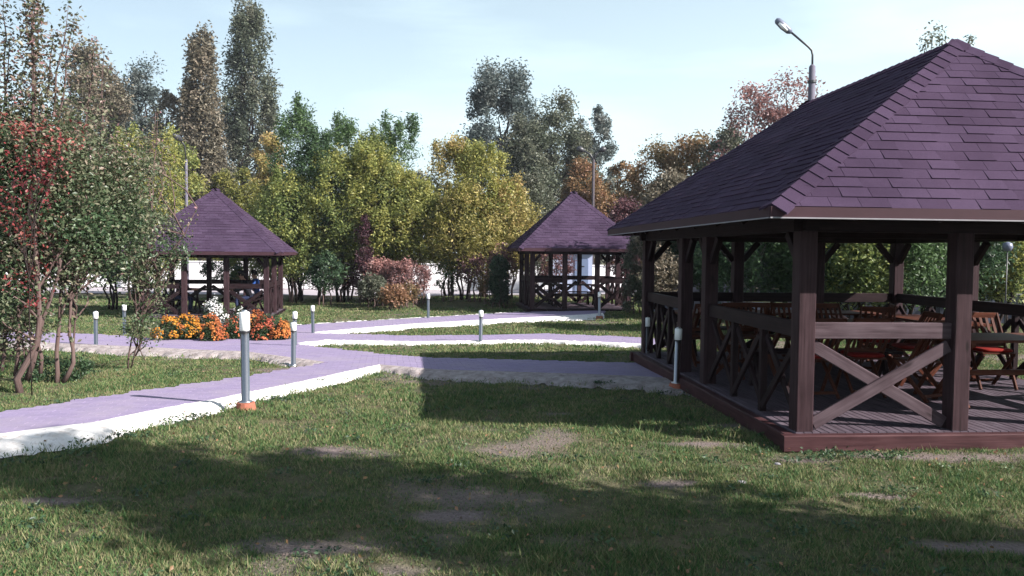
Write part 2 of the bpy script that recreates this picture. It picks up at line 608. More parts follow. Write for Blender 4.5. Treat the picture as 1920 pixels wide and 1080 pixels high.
KERBS_PX = [  # inner line, outer line, material
    ([(-420, 900), (0, 826), (83, 815), (181, 803), (277, 782), (400, 759), (520, 733), (640, 706), (712, 690)],
     [(-420, 960), (0, 866), (94, 853), (188, 833), (271, 806), (396, 779), (520, 748), (640, 719), (716, 697)], 'kerb'),
    ([(712, 690), (820, 700), (1078, 708), (1201, 713), (1340, 722)],
     [(716, 697), (820, 712), (1000, 723), (1201, 736), (1340, 745)], 'kerb_sand'),
    ([(-100, 645), (37, 645), (278, 656), (455, 664), (560, 678), (607, 685)],
     [(-100, 654), (37, 656), (278, 668), (455, 674), (545, 688), (585, 690)], 'kerb_sand'),
    ([(589, 627), (770, 611), (924, 602), (1097, 593), (1130, 590)],
     [(592, 631), (770, 617), (924, 608), (1097, 601), (1136, 599)], 'kerb'),
    ([(558, 648), (616, 642), (770, 645), (905, 643), (1020, 642), (1194, 649), (1230, 652)],
     [(562, 652), (622, 646), (770, 648), (905, 646), (1020, 644.5), (1194, 652), (1230, 655)], 'kerb'),
    ([(556, 613), (604, 610), (770, 600), (924, 591), (985, 587)],
     [(556, 611.5), (604, 608.5), (770, 598.7), (924, 589.8), (985, 586)], 'kerb'),
]
KERBS = [(np.array([tuple(hit(*q))[:2] for q in a]), np.array([tuple(hit(*q))[:2] for q in b]), m) for a, b, m in KERBS_PX]


def inside(px, py, pol):
    px = np.asarray(px, float); py = np.asarray(py, float)
    res = np.zeros(px.shape, bool)
    n = len(pol)
    for i in range(n):
        x0, y0 = pol[i]; x1, y1 = pol[(i + 1) % n]
        c = ((y0 > py) != (y1 > py))
        with np.errstate(divide='ignore', invalid='ignore'):
            xx = (x1 - x0) * (py - y0) / (y1 - y0 + 1e-12) + x0
        res ^= c & (px < xx)
    return res


def on_path(x, y):
    r = np.zeros(np.shape(x), bool)
    for p in PATHS:
        r |= inside(x, y, p)
    return r


def on_kerb(x, y):
    r = np.zeros(np.shape(x), bool)
    for a, b, m in KERBS:
        r |= inside(x, y, np.concatenate([a, b[::-1]]))
    return r


# bare patches of soil: (px, py, half width, half depth)
BARE = [(840, 965, .33, .16), (600, 1028, .62, .17), (750, 1066, .25, .06), (640, 848, .45, .22), (1380, 800, .36, .26), (1330, 832, .5, .1), (1500, 862, .5, .12),
        (1800, 858, 1.3, .22), (1040, 776, .3, .12), (1850, 1028, .45, .12), (1250, 905, .3, .1), (1650, 930, .3, .08), (100, 940, .35, .1), (550, 694, .7, .5), (880, 548, 1.9, 1.4)]
BAREW = [(hit(a, b), c, d) for a, b, c, d in BARE]


def soil(x, y):
    x = np.asarray(x, float); y = np.asarray(y, float)
    v = np.zeros(x.shape)
    wob = vnoise(x * 3.1 + 7, y * 3.1) * .9 + vnoise(x * 9, y * 9 + 3) * .5
    for h_, a, b in BAREW:
        q = ((x - h_.x) / a) ** 2 + ((y - h_.y) / b) ** 2
        v = np.maximum(v, np.clip(1.7 - q - wob * .8, 0, 1))
    g = vnoise(x * .55 + 31, y * .55 + 11) * .6 + vnoise(x * 2.3, y * 2.3 + 5) * .4
    v = np.maximum(v, np.clip((g - .66) * 4, 0, .75))
    return np.clip(v, 0, 1)


# ------------------------------------------------------------------ ground sheet
def axis(fine0, fine1, step, lo, hi):
    a = list(np.arange(fine0, fine1, step))
    s, v, l = step, fine0, []
    while v > lo:
        s *= 1.22; v -= s; l.append(v)
    s, v, r_ = step, a[-1], []
    while v < hi:
        s *= 1.22; v += s; r_.append(v)
    return np.array(l[::-1] + a + r_)


gx = axis(-7, 8, .1, -500, 500)
gy = axis(3, 15, .1, -30, 900)
X, Y = np.meshgrid(gx, gy)
Z = terrain(X, Y) + (vnoise(X * 4, Y * 4) - .5) * .025 * (np.abs(X) < 60) + (vnoise(X * 1.1, Y * 1.1) - .5) * .03 * (np.abs(X) < 60)
pm = on_path(X, Y) | on_kerb(X, Y)
Z = np.where(pm, terrain(X, Y) - .04, Z)
nx, ny = len(gx), len(gy)
idx = np.arange(nx * ny).reshape(ny, nx)
fc = np.stack([idx[:-1, :-1], idx[:-1, 1:], idx[1:, 1:], idx[1:, :-1]], -1).reshape(-1, 4)
gm = array_mesh('ground', np.stack([X, Y, Z], -1).reshape(-1, 3), fc, M['ground'], {'soil': soil(X, Y).ravel()})
gm.polygons.foreach_set('use_smooth', [True] * len(gm.polygons))
link('ground', gm, kind='structure')

# ------------------------------------------------------------------ path: sand bed, pavers
TH = radians(9)
ct, st = cos(TH), sin(TH)
PL, PW = .205, .105
us = np.arange(-16, 14, .1); vs = np.arange(2, 30, .1)
U, V = np.meshgrid(us, vs)
cx = U * ct - V * st; cy = U * st + V * ct
k = on_path(cx, cy)
cu, cv = U[k], V[k]
q = []
for du, dv in ((-.052, -.052), (.052, -.052), (.052, .052), (-.052, .052)):
    a, b = cu + du, cv + dv
    x, y = a * ct - b * st, a * st + b * ct
    q.append(np.stack([x, y, terrain(x, y) + .033], -1))
vv = np.stack(q, 1).reshape(-1, 3)
path = link('path', array_mesh('path', vv, np.arange(len(vv)).reshape(-1, 4), M['sand']), kind='structure')

rows = []
for j, v in enumerate(np.arange(2, 30, PW)):
    uu = np.arange(-16, 14, PL) + (PL / 2 if j % 2 else 0)
    rows.append(np.stack([uu, np.full(uu.shape, v)], -1))
UV = np.concatenate(rows)
bx = UV[:, 0] * ct - UV[:, 1] * st; by = UV[:, 0] * st + UV[:, 1] * ct
kk = on_path(bx, by)
bx, by = bx[kk], by[kk]
# which of them the photograph sees, nearest first
mxp = 960 + bx / by * F
vis = (mxp > -10) & (mxp < 1930)
order = np.argsort(np.where(vis, by, 1e3))
bx, by = bx[order], by[order]
bz = terrain(bx, by) + .05 + (rng.random(len(bx)) - .5) * .003


def paver_verts(x, y, z, jit):
    g = .0022
    res = []
    for (a, b, c_) in ((-1, -1, -1), (1, -1, -1), (1, 1, -1), (-1, 1, -1), (-1, -1, 1), (1, -1, 1), (1, 1, 1), (-1, 1, 1)):
        u_ = a * (PL / 2 - g); v_ = b * (PW / 2 - g)
        if c_ < 0:
            dz = -.03
        else:
            dz = 0; u_ *= .99; v_ *= .985
        X_, Y_ = x + u_ * ct - v_ * st, y + u_ * st + v_ * ct
        res.append(np.stack([X_, Y_, z + terrain(X_, Y_) - terrain(x, y) + dz + jit * a], -1))
    return np.stack(res, 1)


NP_ = 300
pv = MB()
for a, b, c_ in ((-1, -1, -1), (1, -1, -1), (1, 1, -1), (-1, 1, -1), (-1, -1, 1), (1, -1, 1), (1, 1, 1), (-1, 1, 1)):
    f_ = .985 if c_ > 0 else 1
    pv.v.append((a * (PL / 2 - .0022) * f_, b * (PW / 2 - .0022) * f_, -.03 if c_ < 0 else 0))
for qd in ((4, 5, 6, 7), (0, 1, 5, 4), (1, 2, 6, 5), (2, 3, 7, 6), (3, 0, 4, 7)):
    pv.face(qd, None, 0, 0.0)
pm_ = pv.mesh('paver', M['paver'])
for i in range(min(NP_, len(bx))):
    o = link('paver', pm_, path)
    o.location = (bx[i], by[i], bz[i])
    sx_ = (tz(bx[i] + .05, by[i]) - tz(bx[i] - .05, by[i])) / .1 + random.uniform(-.004, .004)
    sy_ = (tz(bx[i], by[i] + .05) - tz(bx[i], by[i] - .05)) / .1 + random.uniform(-.004, .004)
    up_ = Vector((-sx_, -sy_, 1)).normalized()
    o.rotation_euler = (Vector((0, 0, 1)).rotation_difference(up_).to_matrix() @ Matrix.Rotation(TH, 3, 'Z')).to_euler()
rest = paver_verts(bx[NP_:], by[NP_:], bz[NP_:], (rng.random(len(bx) - NP_) - .5) * .0008)
nb = len(rest)
base = (np.arange(nb) * 8)[:, None, None]
fq = np.array([(4, 5, 6, 7), (0, 1, 5, 4), (1, 2, 6, 5), (2, 3, 7, 6), (3, 0, 4, 7)])[None] + base
link('pavers', array_mesh('pavers', rest.reshape(-1, 3), fq.reshape(-1, 4), M['paver'], {'rnd': np.repeat(rng.random(nb), 5)}), path, 'stuff')


# kerbs: rough concrete haunching along the path edges
def resample(a, n):
    d = np.concatenate([[0], np.cumsum(np.linalg.norm(np.diff(a, axis=0), axis=1))])
    s = np.linspace(0, d[-1], n)
    return np.stack([np.interp(s, d, a[:, 0]), np.interp(s, d, a[:, 1])], -1)


for a, b, mt in KERBS:
    L = np.linalg.norm(np.diff(a, axis=0), axis=1).sum()
    n = max(8, int(L / .04))
    A, B = resample(a, n), resample(b, n)
    nrm = B - A
    nrm = nrm * (.72 if mt == 'kerb' else .85)
    wn_ = np.linalg.norm(nrm, axis=1)
    jag = (vnoise(A[:, 0] * 3.1, A[:, 1] * 3.1) - .5) * 1.1 + (vnoise(A[:, 0] * 9, A[:, 1] * 9) - .5) * .8
    m_ = 10
    vs_ = []
    for j in range(m_):
        f_ = j / (m_ - 1)
        P = A + nrm * (f_ * (1 + jag * .5 * f_))[:, None] - nrm / np.maximum(wn_, .01)[:, None] * .03 * (1 if j == 0 else 0)
        z = terrain(P[:, 0], P[:, 1]) + np.interp(f_, [0, .15, .55, 1], [.056, .06, .045, -.03])
        z = z + ((vnoise(P[:, 0] * 14, P[:, 1] * 14) - .5) * .03 + (vnoise(P[:, 0] * 37, P[:, 1] * 37) - .5) * .018) * (j > 0)
        vs_.append(np.stack([P[:, 0], P[:, 1], z], -1))
    vv = np.stack(vs_, 1).reshape(-1, 3)
    ii = np.arange(n * m_).reshape(n, m_)
    fc = np.stack([ii[:-1, :-1], ii[:-1, 1:], ii[1:, 1:], ii[1:, :-1]], -1).reshape(-1, 4)
    me = array_mesh('kerb', vv, fc, M[mt])
    me.polygons.foreach_set('use_smooth', [True] * len(me.polygons))
    link('kerb', me, kind='structure')

# road strip beyond the bushes
mb = MB()
xs_ = np.linspace(-40, 30, 40)
for i in range(len(xs_) - 1):
    n = len(mb.v)
    for x, y in ((xs_[i], 36.5), (xs_[i + 1], 36.5), (xs_[i + 1], 41.9), (xs_[i], 41.9)):
        mb.v.append((x, y, tz(x, y) + .03))
    mb.face((n, n + 1, n + 2, n + 3))
mb.build('road', M['road'], kind='structure')


# ------------------------------------------------------------------ roofs
def clip_poly(p, a, b):
    """keep the side left of a->b"""
    res = []
    ax, ay = a; dx, dy = b[0] - a[0], b[1] - a[1]
    def sd_(q): return dx * (q[1] - ay) - dy * (q[0] - ax)
    for i in range(len(p)):
        P, Q = p[i], p[(i + 1) % len(p)]
        sp, sq = sd_(P), sd_(Q)
        if sp >= 0: res.append(P)
        if (sp >= 0) != (sq >= 0):
            t_ = sp / (sp - sq)
            res.append((P[0] + (Q[0] - P[0]) * t_, P[1] + (Q[1] - P[1]) * t_))
    return res


def area(p):
    return .5 * abs(sum(p[i][0] * p[(i + 1) % len(p)][1] - p[(i + 1) % len(p)][0] * p[i][1] for i in range(len(p))))


SH_W, SH_E = .265, .125
_full = {}


def shingle_prism(mb, p, t0, off=(0, 0), r=0.0):
    """prism over polygon p in (s,t), tilted: thick at its lower edge"""
    n = len(mb.v); k_ = len(p)
    lift = .017 if random.random() < .5 else .010
    for (s_, t_) in p:
        mb.v.append((s_ - off[0], t_ - off[1], lift - (lift - .005) * (t_ - t0) / (SH_E + .02)))
    for (s_, t_) in p:
        mb.v.append((s_ - off[0], t_ - off[1], -.002))
    mb.face([n + i for i in range(k_)], None, 0, r)
    for i in range(k_):
        j = (i + 1) % k_
        mb.face((n + i, n + k_ + i, n + k_ + j, n + j), None, 0, r)


def roof_face(parent, E0, E1, T1, T0, as_parts, limit=None, key=None):
    """slope with eave E0->E1 and top T0..T1 (seen from outside, counter-clockwise E0,E1,T1,T0); E0.. local to parent"""
    E0, E1, T1, T0 = map(Vector, (E0, E1, T1, T0))
    e = (E1 - E0).normalized()
    up = (T0 - E0) - e * (T0 - E0).dot(e); h = up.length; up.normalize()
    nrm = e.cross(up)
    W = (E1 - E0).length
    quad = [(0, 0), (W, 0), ((T1 - E0).dot(e), h), ((T0 - E0).dot(e), h)]
    if (T1 - T0).length < 1e-4: quad = quad[:3]
    Mx = Matrix((e, up, nrm)).transposed().to_4x4()
    items = []
    j = 0; t0 = -.015
    while t0 < h:
        sh = [0, .5, .25, .75][j % 4] * SH_W + random.uniform(-.02, .02)
        s0 = -SH_W + sh - SH_W
        while s0 < W + SH_W:
            wv = SH_W
            rect = [(s0 + .002, t0), (s0 + wv - .002, t0), (s0 + wv - .002, t0 + SH_E + .02), (s0 + .002, t0 + SH_E + .02)]
            p = rect
            qd = [(quad[0][0] - .01, -.03), (quad[1][0] + .01, -.03)] + quad[2:]
            for i in range(len(qd)):
                p = clip_poly(p, qd[i], qd[(i + 1) % len(qd)])
                if len(p) < 3: break
            if len(p) >= 3 and area(p) > .0006:
                full = len(p) == 4 and abs(area(p) - area(rect)) < 1e-6
                items.append((s0, t0, p, full))
            s0 += wv
        t0 += SH_E; j += 1
    if key:
        items.sort(key=lambda it: key(E0 + e * it[0] + up * it[1]))
    cnt = 0
    rest_ = MB()
    for (s0, t0, p, full) in items:
        if as_parts and (limit is None or cnt < limit):
            cnt += 1
            kf = random.choice('abcdefgh')
            if full and kf in _full:
                me = _full[kf]
            else:
                mb = MB()
                shingle_prism(mb, p, t0, (s0, t0))
                me = mb.mesh('shingle', M['shingle'])
                if full: _full[kf] = me
            o = link('shingle', me, parent)
            o.matrix_local = Matrix.Translation(E0 + e * s0 + up * t0) @ Mx
        else:
            shingle_prism(rest_, p, t0, (0, 0), random.random())
    if rest_.v:
        o = rest_.build('shingle_courses', M['shingle'], parent, kind='stuff')
        o.matrix_local = Matrix.Translation(E0) @ Mx
    # underlay slab
    mb = MB()
    pts = [E0, E1, T1, T0] if (T1 - T0).length > 1e-4 else [E0, E1, T0]
    for p in pts: mb.v.append(tuple(p - nrm * .004))
    for p in pts: mb.v.append(tuple(p - nrm * .028))
    k_ = len(pts)
    mb.face(list(range(k_))); mb.face([2 * k_ - 1 - i for i in range(k_)], None, 1)
    for i in range(k_):
        j = (i + 1) % k_
        mb.face((i, k_ + i, k_ + j, j))
    mb.build('roof_sheathing', [M['shingle'], M['ceiling']], parent)


def hip_caps(parent, P0, P1, n1, n2, parts=True, step=.15, wd=.15):
    """folded caps from the eave corner P0 up to P1; n1,n2 in-plane directions down each slope"""
    P0, P1 = Vector(P0), Vector(P1)
    d = (P1 - P0); L = d.length; d.normalize()
    a = (Vector(n1) - d * Vector(n1).dot(d)).normalized(); b = (Vector(n2) - d * Vector(n2).dot(d)).normalized()
    upv = -(a + b).normalized()
    n = int(L / step)
    acc = MB()
    me = None
    def cap(mb, o):
        k_ = len(mb.v)
        for t_, hh in ((0, .026), (step + .05, .012)):
            for vec in (a * wd, Vector((0, 0, 0)), b * wd):
                mb.v.append(tuple(o + d * t_ + vec + upv * hh))
        for t_ in (0, step + .05):
            for vec in (a * wd, Vector((0, 0, 0)), b * wd):
                mb.v.append(tuple(o + d * t_ + vec + upv * .004))
        for f_ in ((0, 1, 4, 3), (1, 2, 5, 4), (0, 6, 7, 1), (1, 7, 8, 2), (0, 3, 9, 6), (2, 8, 11, 5)):
            mb.face([k_ + i for i in f_], None, 0, 0.0 if parts else None)
    if parts:
        mb = MB(); cap(mb, Vector((0, 0, 0))); me = mb.mesh('ridge_cap', M['shingle'])
    for i in range(n):
        o_ = P0 + d * (i * L / n)
        if parts:
            o = link('ridge_cap', me, parent); o.location = o_
        else:
            cap(acc, o_)
    if not parts:
        acc.build('ridge_caps', M['shingle'], parent, kind='stuff')


def pavilion(root, W, L, over, ze, zr, fr, posts, rails, zf=0.0, main=False, post=.165, uprights=()):
    """local frame: origin at the near-left post, x along the front, y into depth.  W,L between corner posts"""
    x0, x1, y0, y1 = -over, W + over, -over, L + over
    A, B, C_, D = Vector((x0, y0, ze)), Vector((x1, y0, ze)), Vector((x1, y1, ze)), Vector((x0, y1, ze))
    xm = W / 2
    R0 = Vector((xm, y0 + fr, zr)); R1 = Vector((xm, y1 - fr, zr))
    if (R1 - R0).length < .05: R1 = R0.copy()
    campos = root.matrix_world.inverted() if False else None
    near = lambda p: p.y
    roof_face(root, A, B, R0, R0, True, 300)
    if main:
        roof_face(root, D, A, R0, R1, True, 110, key=near)
        roof_face(root, B, C_, R1, R0, False)
    else:
        roof_face(root, D, A, R0, R1, False)
        roof_face(root, B, C_, R1, R0, main is None or True, 100, key=near)
    roof_face(root, C_, D, R1, R1, False)
    dn_f, dn_b = Vector((0, -fr, ze - zr)), Vector((0, fr, ze - zr))
    dn_l, dn_r = Vector((-(xm - x0), 0, ze - zr)), Vector(((x1 - xm), 0, ze - zr))
    hip_caps(root, A, R0, dn_l.cross(Vector((0, 1, 0))).normalized() * 0 + (Vector((0, 1, 0))), Vector((1, 0, 0)), True)
    hip_caps(root, B, R0, Vector((-1, 0, 0)), Vector((0, 1, 0)), True)
    hip_caps(root, C_, R1, Vector((0, -1, 0)), Vector((-1, 0, 0)), False)
    hip_caps(root, D, R1, Vector((1, 0, 0)), Vector((0, -1, 0)), False)
    if (R1 - R0).length > .1:
        hip_caps(root, R0, R1, dn_l, dn_r, False)
    # fascia
    for P, Q, n_ in ((A, B, (0, -1, 0)), (D, A, (-1, 0, 0)), (B, C_, (1, 0, 0)), (C_, D, (0, 1, 0))):
        n_ = Vector(n_)
        d = (Q - P).normalized()
        mb = MB()
        mb.beam(P + n_ * .008 - d * .012 + Vector((0, 0, -.052)), Q + n_ * .008 + d * .0 + Vector((0, 0, -.052)), .02, .095, ch=.002)
        mb.build('fascia', M['fascia'], root)
        mb = MB()
        mb.beam(P + n_ * .022 - d * .02 + Vector((0, 0, -.0995)), Q + n_ * .022 + Vector((0, 0, -.0995)), .014, .012, ch=.001)
        mb.build('drip_edge', M['pole_concrete'] if main else M['fascia'], root)
    # soffit rafters
    def slope_pt(px_, py_):
        l = (px_ - x0) / (xm - x0) if px_ < xm else (x1 - px_) / (x1 - xm)
        f_ = min((py_ - y0) / fr, (y1 - py_) / fr)
        return ze + (zr - ze) * min(l, f_, 1)
    nraf = max(5, int(L / .6))
    for i in range(nraf + 1):
        y = y0 + .08 + (y1 - y0 - .16) * i / nraf
        for sx in (x0, x1):
            xe = xm
            k_ = min(1, min((y - y0) / fr, (y1 - y) / fr))
            xe = sx + (xm - sx) * k_
            if abs(xe - sx) < .25: continue
            p0 = Vector((sx + (.03 if sx < xm else -.03), y, ze - .09)); p1 = Vector((xe, y, ze + (zr - ze) * k_ - .09))
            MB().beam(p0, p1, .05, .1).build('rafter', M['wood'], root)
    nf = max(4, int(W / .6))
    for i in range(1, nf):
        x = x0 + (x1 - x0) * i / nf
        k_ = min((x - x0) / (xm - x0), (x1 - x) / (x1 - xm))
        for sy, sgn in ((y0, 1), (y1, -1)):
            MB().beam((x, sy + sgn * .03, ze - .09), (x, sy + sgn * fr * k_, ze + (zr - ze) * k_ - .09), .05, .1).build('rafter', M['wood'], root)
    # wall plates
    zp = ze - .12
    for P, Q in (((-.14, 0), (W + .14, 0)), ((-.14, L), (W + .14, L))):
        MB().beam((*P, zp), (*Q, zp), .13, .15).build('wall_plate', M['wood'], root)
    for x in (0, W):
        MB().beam((x, -.14, zp + .0), (x, L + .14, zp + .0), .126, .146).build('wall_plate', M['wood'], root)
    MB().beam((0.07, L / 2, zp + .01), (W - .07, L / 2, zp + .01), .12, .14).build('tie_beam', M['wood'], root)
    # posts + knee braces
    for (x, y) in posts:
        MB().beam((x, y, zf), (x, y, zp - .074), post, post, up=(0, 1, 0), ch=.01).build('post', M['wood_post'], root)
        kb = .34 if main else .26
        for dx, dy in ((1, 0), (-1, 0), (0, 1), (0, -1)):
            if main and dx and y < .01: continue
            if not main and not (x in (0, W) and y in (0, L)): continue
            if dx and abs(y) > .01 and abs(y - L) > .01: continue
            if dy and abs(x) > .01 and abs(x - W) > .01: continue
            tx, ty = x + dx * kb, y + dy * kb
            if not (-.01 <= tx <= W + .01 and -.01 <= ty <= L + .01): continue
            hx, hy = x + dx * post * .5, y + dy * post * .5
            MB().beam((hx, hy, zp - kb - .04), (tx, ty, zp - .085), .07, .09, up=(0, 0, 1)).build('knee_brace', M['wood'], root)
    # railings: (p, q, number of crosses)
    for (p, q_, nx_, mat) in rails:
        p = Vector((*p, 0)); q_ = Vector((*q_, 0)); d = (q_ - p).normalized()
        n_ = Vector((d.y, -d.x, 0))
        a = p + d * post * .5; b = q_ - d * post * .5
        MB().beam(a + Vector((0, 0, zf + .92)), b + Vector((0, 0, zf + .92)), .06, .15).build('rail', M[mat], root)
        for i in range(nx_ + 1):
            if 0 < i < nx_:
                c_ = a + (b - a) * i / nx_
                MB().beam(c_ + Vector((0, 0, zf)), c_ + Vector((0, 0, zf + .844)), .07, .07, up=(0, 1, 0)).build('upright', M[mat], root)
        for i in range(nx_):
            c0 = a + (b - a) * i / nx_ + d * (.045 if i else .02); c1 = a + (b - a) * (i + 1) / nx_ - d * (.045 if i < nx_ - 1 else .02)
            th = .115 if nx_ == 1 else .075
            MB().beam(c0 + n_ * .018 + Vector((0, 0, zf + .06)), c1 + n_ * .018 + Vector((0, 0, zf + .78)), .034, th).build('cross_brace', M[mat], root)
            MB().beam(c0 - n_ * .018 + Vector((0, 0, zf + .78)), c1 - n_ * .018 + Vector((0, 0, zf + .06)), .034, th).build('cross_brace', M[mat], root)


# --- the large pavilion on the right
ANG = atan2(.079, 1)
P0 = Vector((2.675, 7.32, 0.0))
big = thing('pavilion', 'large open timber pavilion at the right with cross railings and shingled hip roof', 'pavilion', P0, ANG)
Wb, Lb = 4.22, 5.75
xs = [0, 1.49, 2.86, Wb]
pavilion(big, Wb, Lb, .55, 2.02, 3.90, 1.68,
         [(x, 0) for x in xs] + [(x, Lb) for x in xs] + [(0, 2.66), (0, 3.68), (Wb, 1.95), (Wb, 3.85)],
         [((0, 0), (1.49, 0), 1, 'wood_sunlit'), ((0, 2.66), (0, 0), 3, 'wood'), ((0, Lb), (0, 3.68), 3, 'wood'),
          ((Wb, Lb), (2.86, Lb), 1, 'wood'), ((2.86, Lb), (1.49, Lb), 1, 'wood'), ((1.49, Lb), (0, Lb), 1, 'wood'),
          ((Wb, 0), (Wb, 1.95), 2, 'wood'), ((Wb, 3.85), (Wb, Lb), 2, 'wood'), ((Wb, 1.95), (Wb, 3.85), 2, 'wood')], main=True)
# deck boards run across the width, rim beams round them
nbd = 56
for i in range(nbd):
    x = -.09 + (Wb + .18) * (i + .5) / nbd
    MB().beam((x, -.1, -.019 + random.uniform(-.002, .001)), (x, Lb + .1, -.019), (Wb + .18) / nbd - .007, .034, ch=.003).build('deck_board', M['deck'], big)
MB().beam((-.24, -.155, -.0845), (Wb + .24, -.155, -.0845), .1, .15, ch=.01).build('rim_beam', M['rim'], big)
MB().beam((-.155, -.1, -.0865), (-.155, Lb + .1, -.0865), .1, .15, ch=.01).build('rim_beam', M['rim'], big)
MB().beam((Wb + .155, -.1, -.0865), (Wb + .155, Lb + .1, -.0865), .1, .15, ch=.01).build('rim_beam', M['rim'], big)
MB().beam((-.24, Lb + .155, -.0845), (Wb + .24, Lb + .155, -.0845), .1, .15, ch=.01).build('rim_beam', M['rim'], big)
mb = MB()
mb.box((Wb / 2, Lb / 2, -.3), (Wb + .3, Lb + .3, .27))
mb.build('foundation', M['kerb_sand'], big)

# --- the two small gazebos
def gazebo(name_, label, P, ang, W, L, over, ze, zr, posts, rails, zf):
    g = thing('gazebo', label, 'gazebo', P, ang, 'small square gazebos across the lawn')
    pavilion(g, W, L, over, ze, zr, L / 2 + over, posts, rails, zf=zf, post=.15)
    mb = MB()
    n = int(W / .14)
    for i in range(n):
        x = -.1 + (W + .2) * (i + .5) / n
        MB().beam((x, -.1, zf - .02), (x, L + .1, zf - .02), (W + .2) / n - .01, .035, ch=.003).build('deck_board', M['deck'], g)
    MB().beam((-.2, -.15, zf - .07), (W + .2, -.15, zf - .07), .1, .13).build('rim_beam', M['wood'], g)
    MB().beam((-.15, -.1, zf - .072), (-.15, L + .1, zf - .072), .1, .13).build('rim_beam', M['wood'], g)
    MB().beam((W + .15, -.1, zf - .072), (W + .15, L + .1, zf - .072), .1, .13).build('rim_beam', M['wood'], g)
    mb = MB(); mb.box((W / 2, L / 2, zf - .2), (W + .2, L + .2, .26)); mb.build('foundation', M['kerb_sand'], g)
    return g


# left gazebo
gl = hit(268, 597)
Dl = 24.0
pl = Vector(((268 - 960) / F * Dl, Dl, tz(-11, Dl)))
pr = Vector(((497 - 960) / F * (Dl + .55), Dl + .55, 0))
angL = atan2(.167, 1)
WL = 3.55
prx = (497 - 960) / F * Dl
P_L = Vector((prx - WL * cos(angL), Dl - WL * sin(angL) + .1, -.47))
gaz_l = gazebo('gazebo', 'small gazebo with brown shingled roof behind the orange flower bed on the left', P_L, angL, WL, WL, .48, 2.04, 4.02,
               [(0, 0), (1.2, 0), (2.4, 0), (WL, 0), (0, WL), (1.2, WL), (2.4, WL), (WL, WL), (0, 1.8), (WL, 1.8)],
               [((0, 0), (1.2, 0), 1, 'wood'), ((2.4, 0), (WL, 0), 1, 'wood'), ((WL, 0), (WL, 1.8), 2, 'wood'), ((WL, 1.8), (WL, WL), 2, 'wood'),
                ((1.2, WL), (0, WL), 1, 'wood'), ((2.4, WL), (1.2, WL), 1, 'wood'), ((WL, WL), (2.4, WL), 1, 'wood'), ((0, WL), (0, 1.8), 2, 'wood')], .08)
# rear gazebo
Dr = 26.0
angR = atan2(.10, 1)
WR = 3.2
P_R = Vector(((998 - 960) / F * Dr, Dr, -.24))
gaz_r = gazebo('gazebo', 'small gazebo with brown shingled roof at the end of the path in the middle distance', P_R, angR, WR, WR, .5, 2.02, 3.98,
               [(0, 0), (1.07, 0), (2.14, 0), (WR, 0), (0, WR), (1.07, WR), (2.14, WR), (WR, WR), (0, 1.6), (WR, 1.6)],
               [((0, 0), (1.07, 0), 1, 'wood'), ((2.14, 0), (WR, 0), 1, 'wood'), ((WR, 0), (WR, 1.6), 2, 'wood'), ((WR, 1.6), (WR, WR), 2, 'wood'),
                ((1.07, WR), (0, WR), 1, 'wood'), ((2.14, WR), (1.07, WR), 1, 'wood'), ((WR, WR), (2.14, WR), 1, 'wood'), ((0, 1.6), (0, 0), 2, 'wood'), ((0, WR), (0, 1.6), 2, 'wood')], .05)

# ------------------------------------------------------------------ furniture
def local(root_loc, ang, x, y, z=0.0):
    return Vector((root_loc[0] + x * cos(ang) - y * sin(ang), root_loc[1] + x * sin(ang) + y * cos(ang), root_loc[2] + z))


def make_table(label, loc, rz, L=1.7, Wd=.8, H=.74, group='wooden tables in the pavilions', mat='teak'):
    t_ = thing('table', label, 'table', loc, rz, group)
    n = 6
    for i in range(n):
        y = -Wd / 2 + Wd * (i + .5) / n
        MB().beam((-L / 2, y, H - .015), (L / 2, y, H - .015), Wd / n - .008, .03, ch=.004).build('table_slat', M[mat], t_)
    for sx in (-1, 1):
        x = sx * (L / 2 - .22)
        MB().beam((x, -Wd * .40, 0), (x, Wd * .36, H - .03), .045, .07).build('leg', M[mat], t_)
        MB().beam((x + .05, Wd * .40, 0), (x + .05, -Wd * .36, H - .03), .045, .07).build('leg', M[mat], t_)
        MB().beam((x + .02, -Wd / 2 + .04, H - .055), (x + .02, Wd / 2 - .04, H - .055), .05, .05).build('batten', M[mat], t_)
    MB().beam((-L / 2 + .22, 0, H * .46), (L / 2 - .17, 0, H * .46), .04, .06).build('stretcher', M[mat], t_)
    return t_


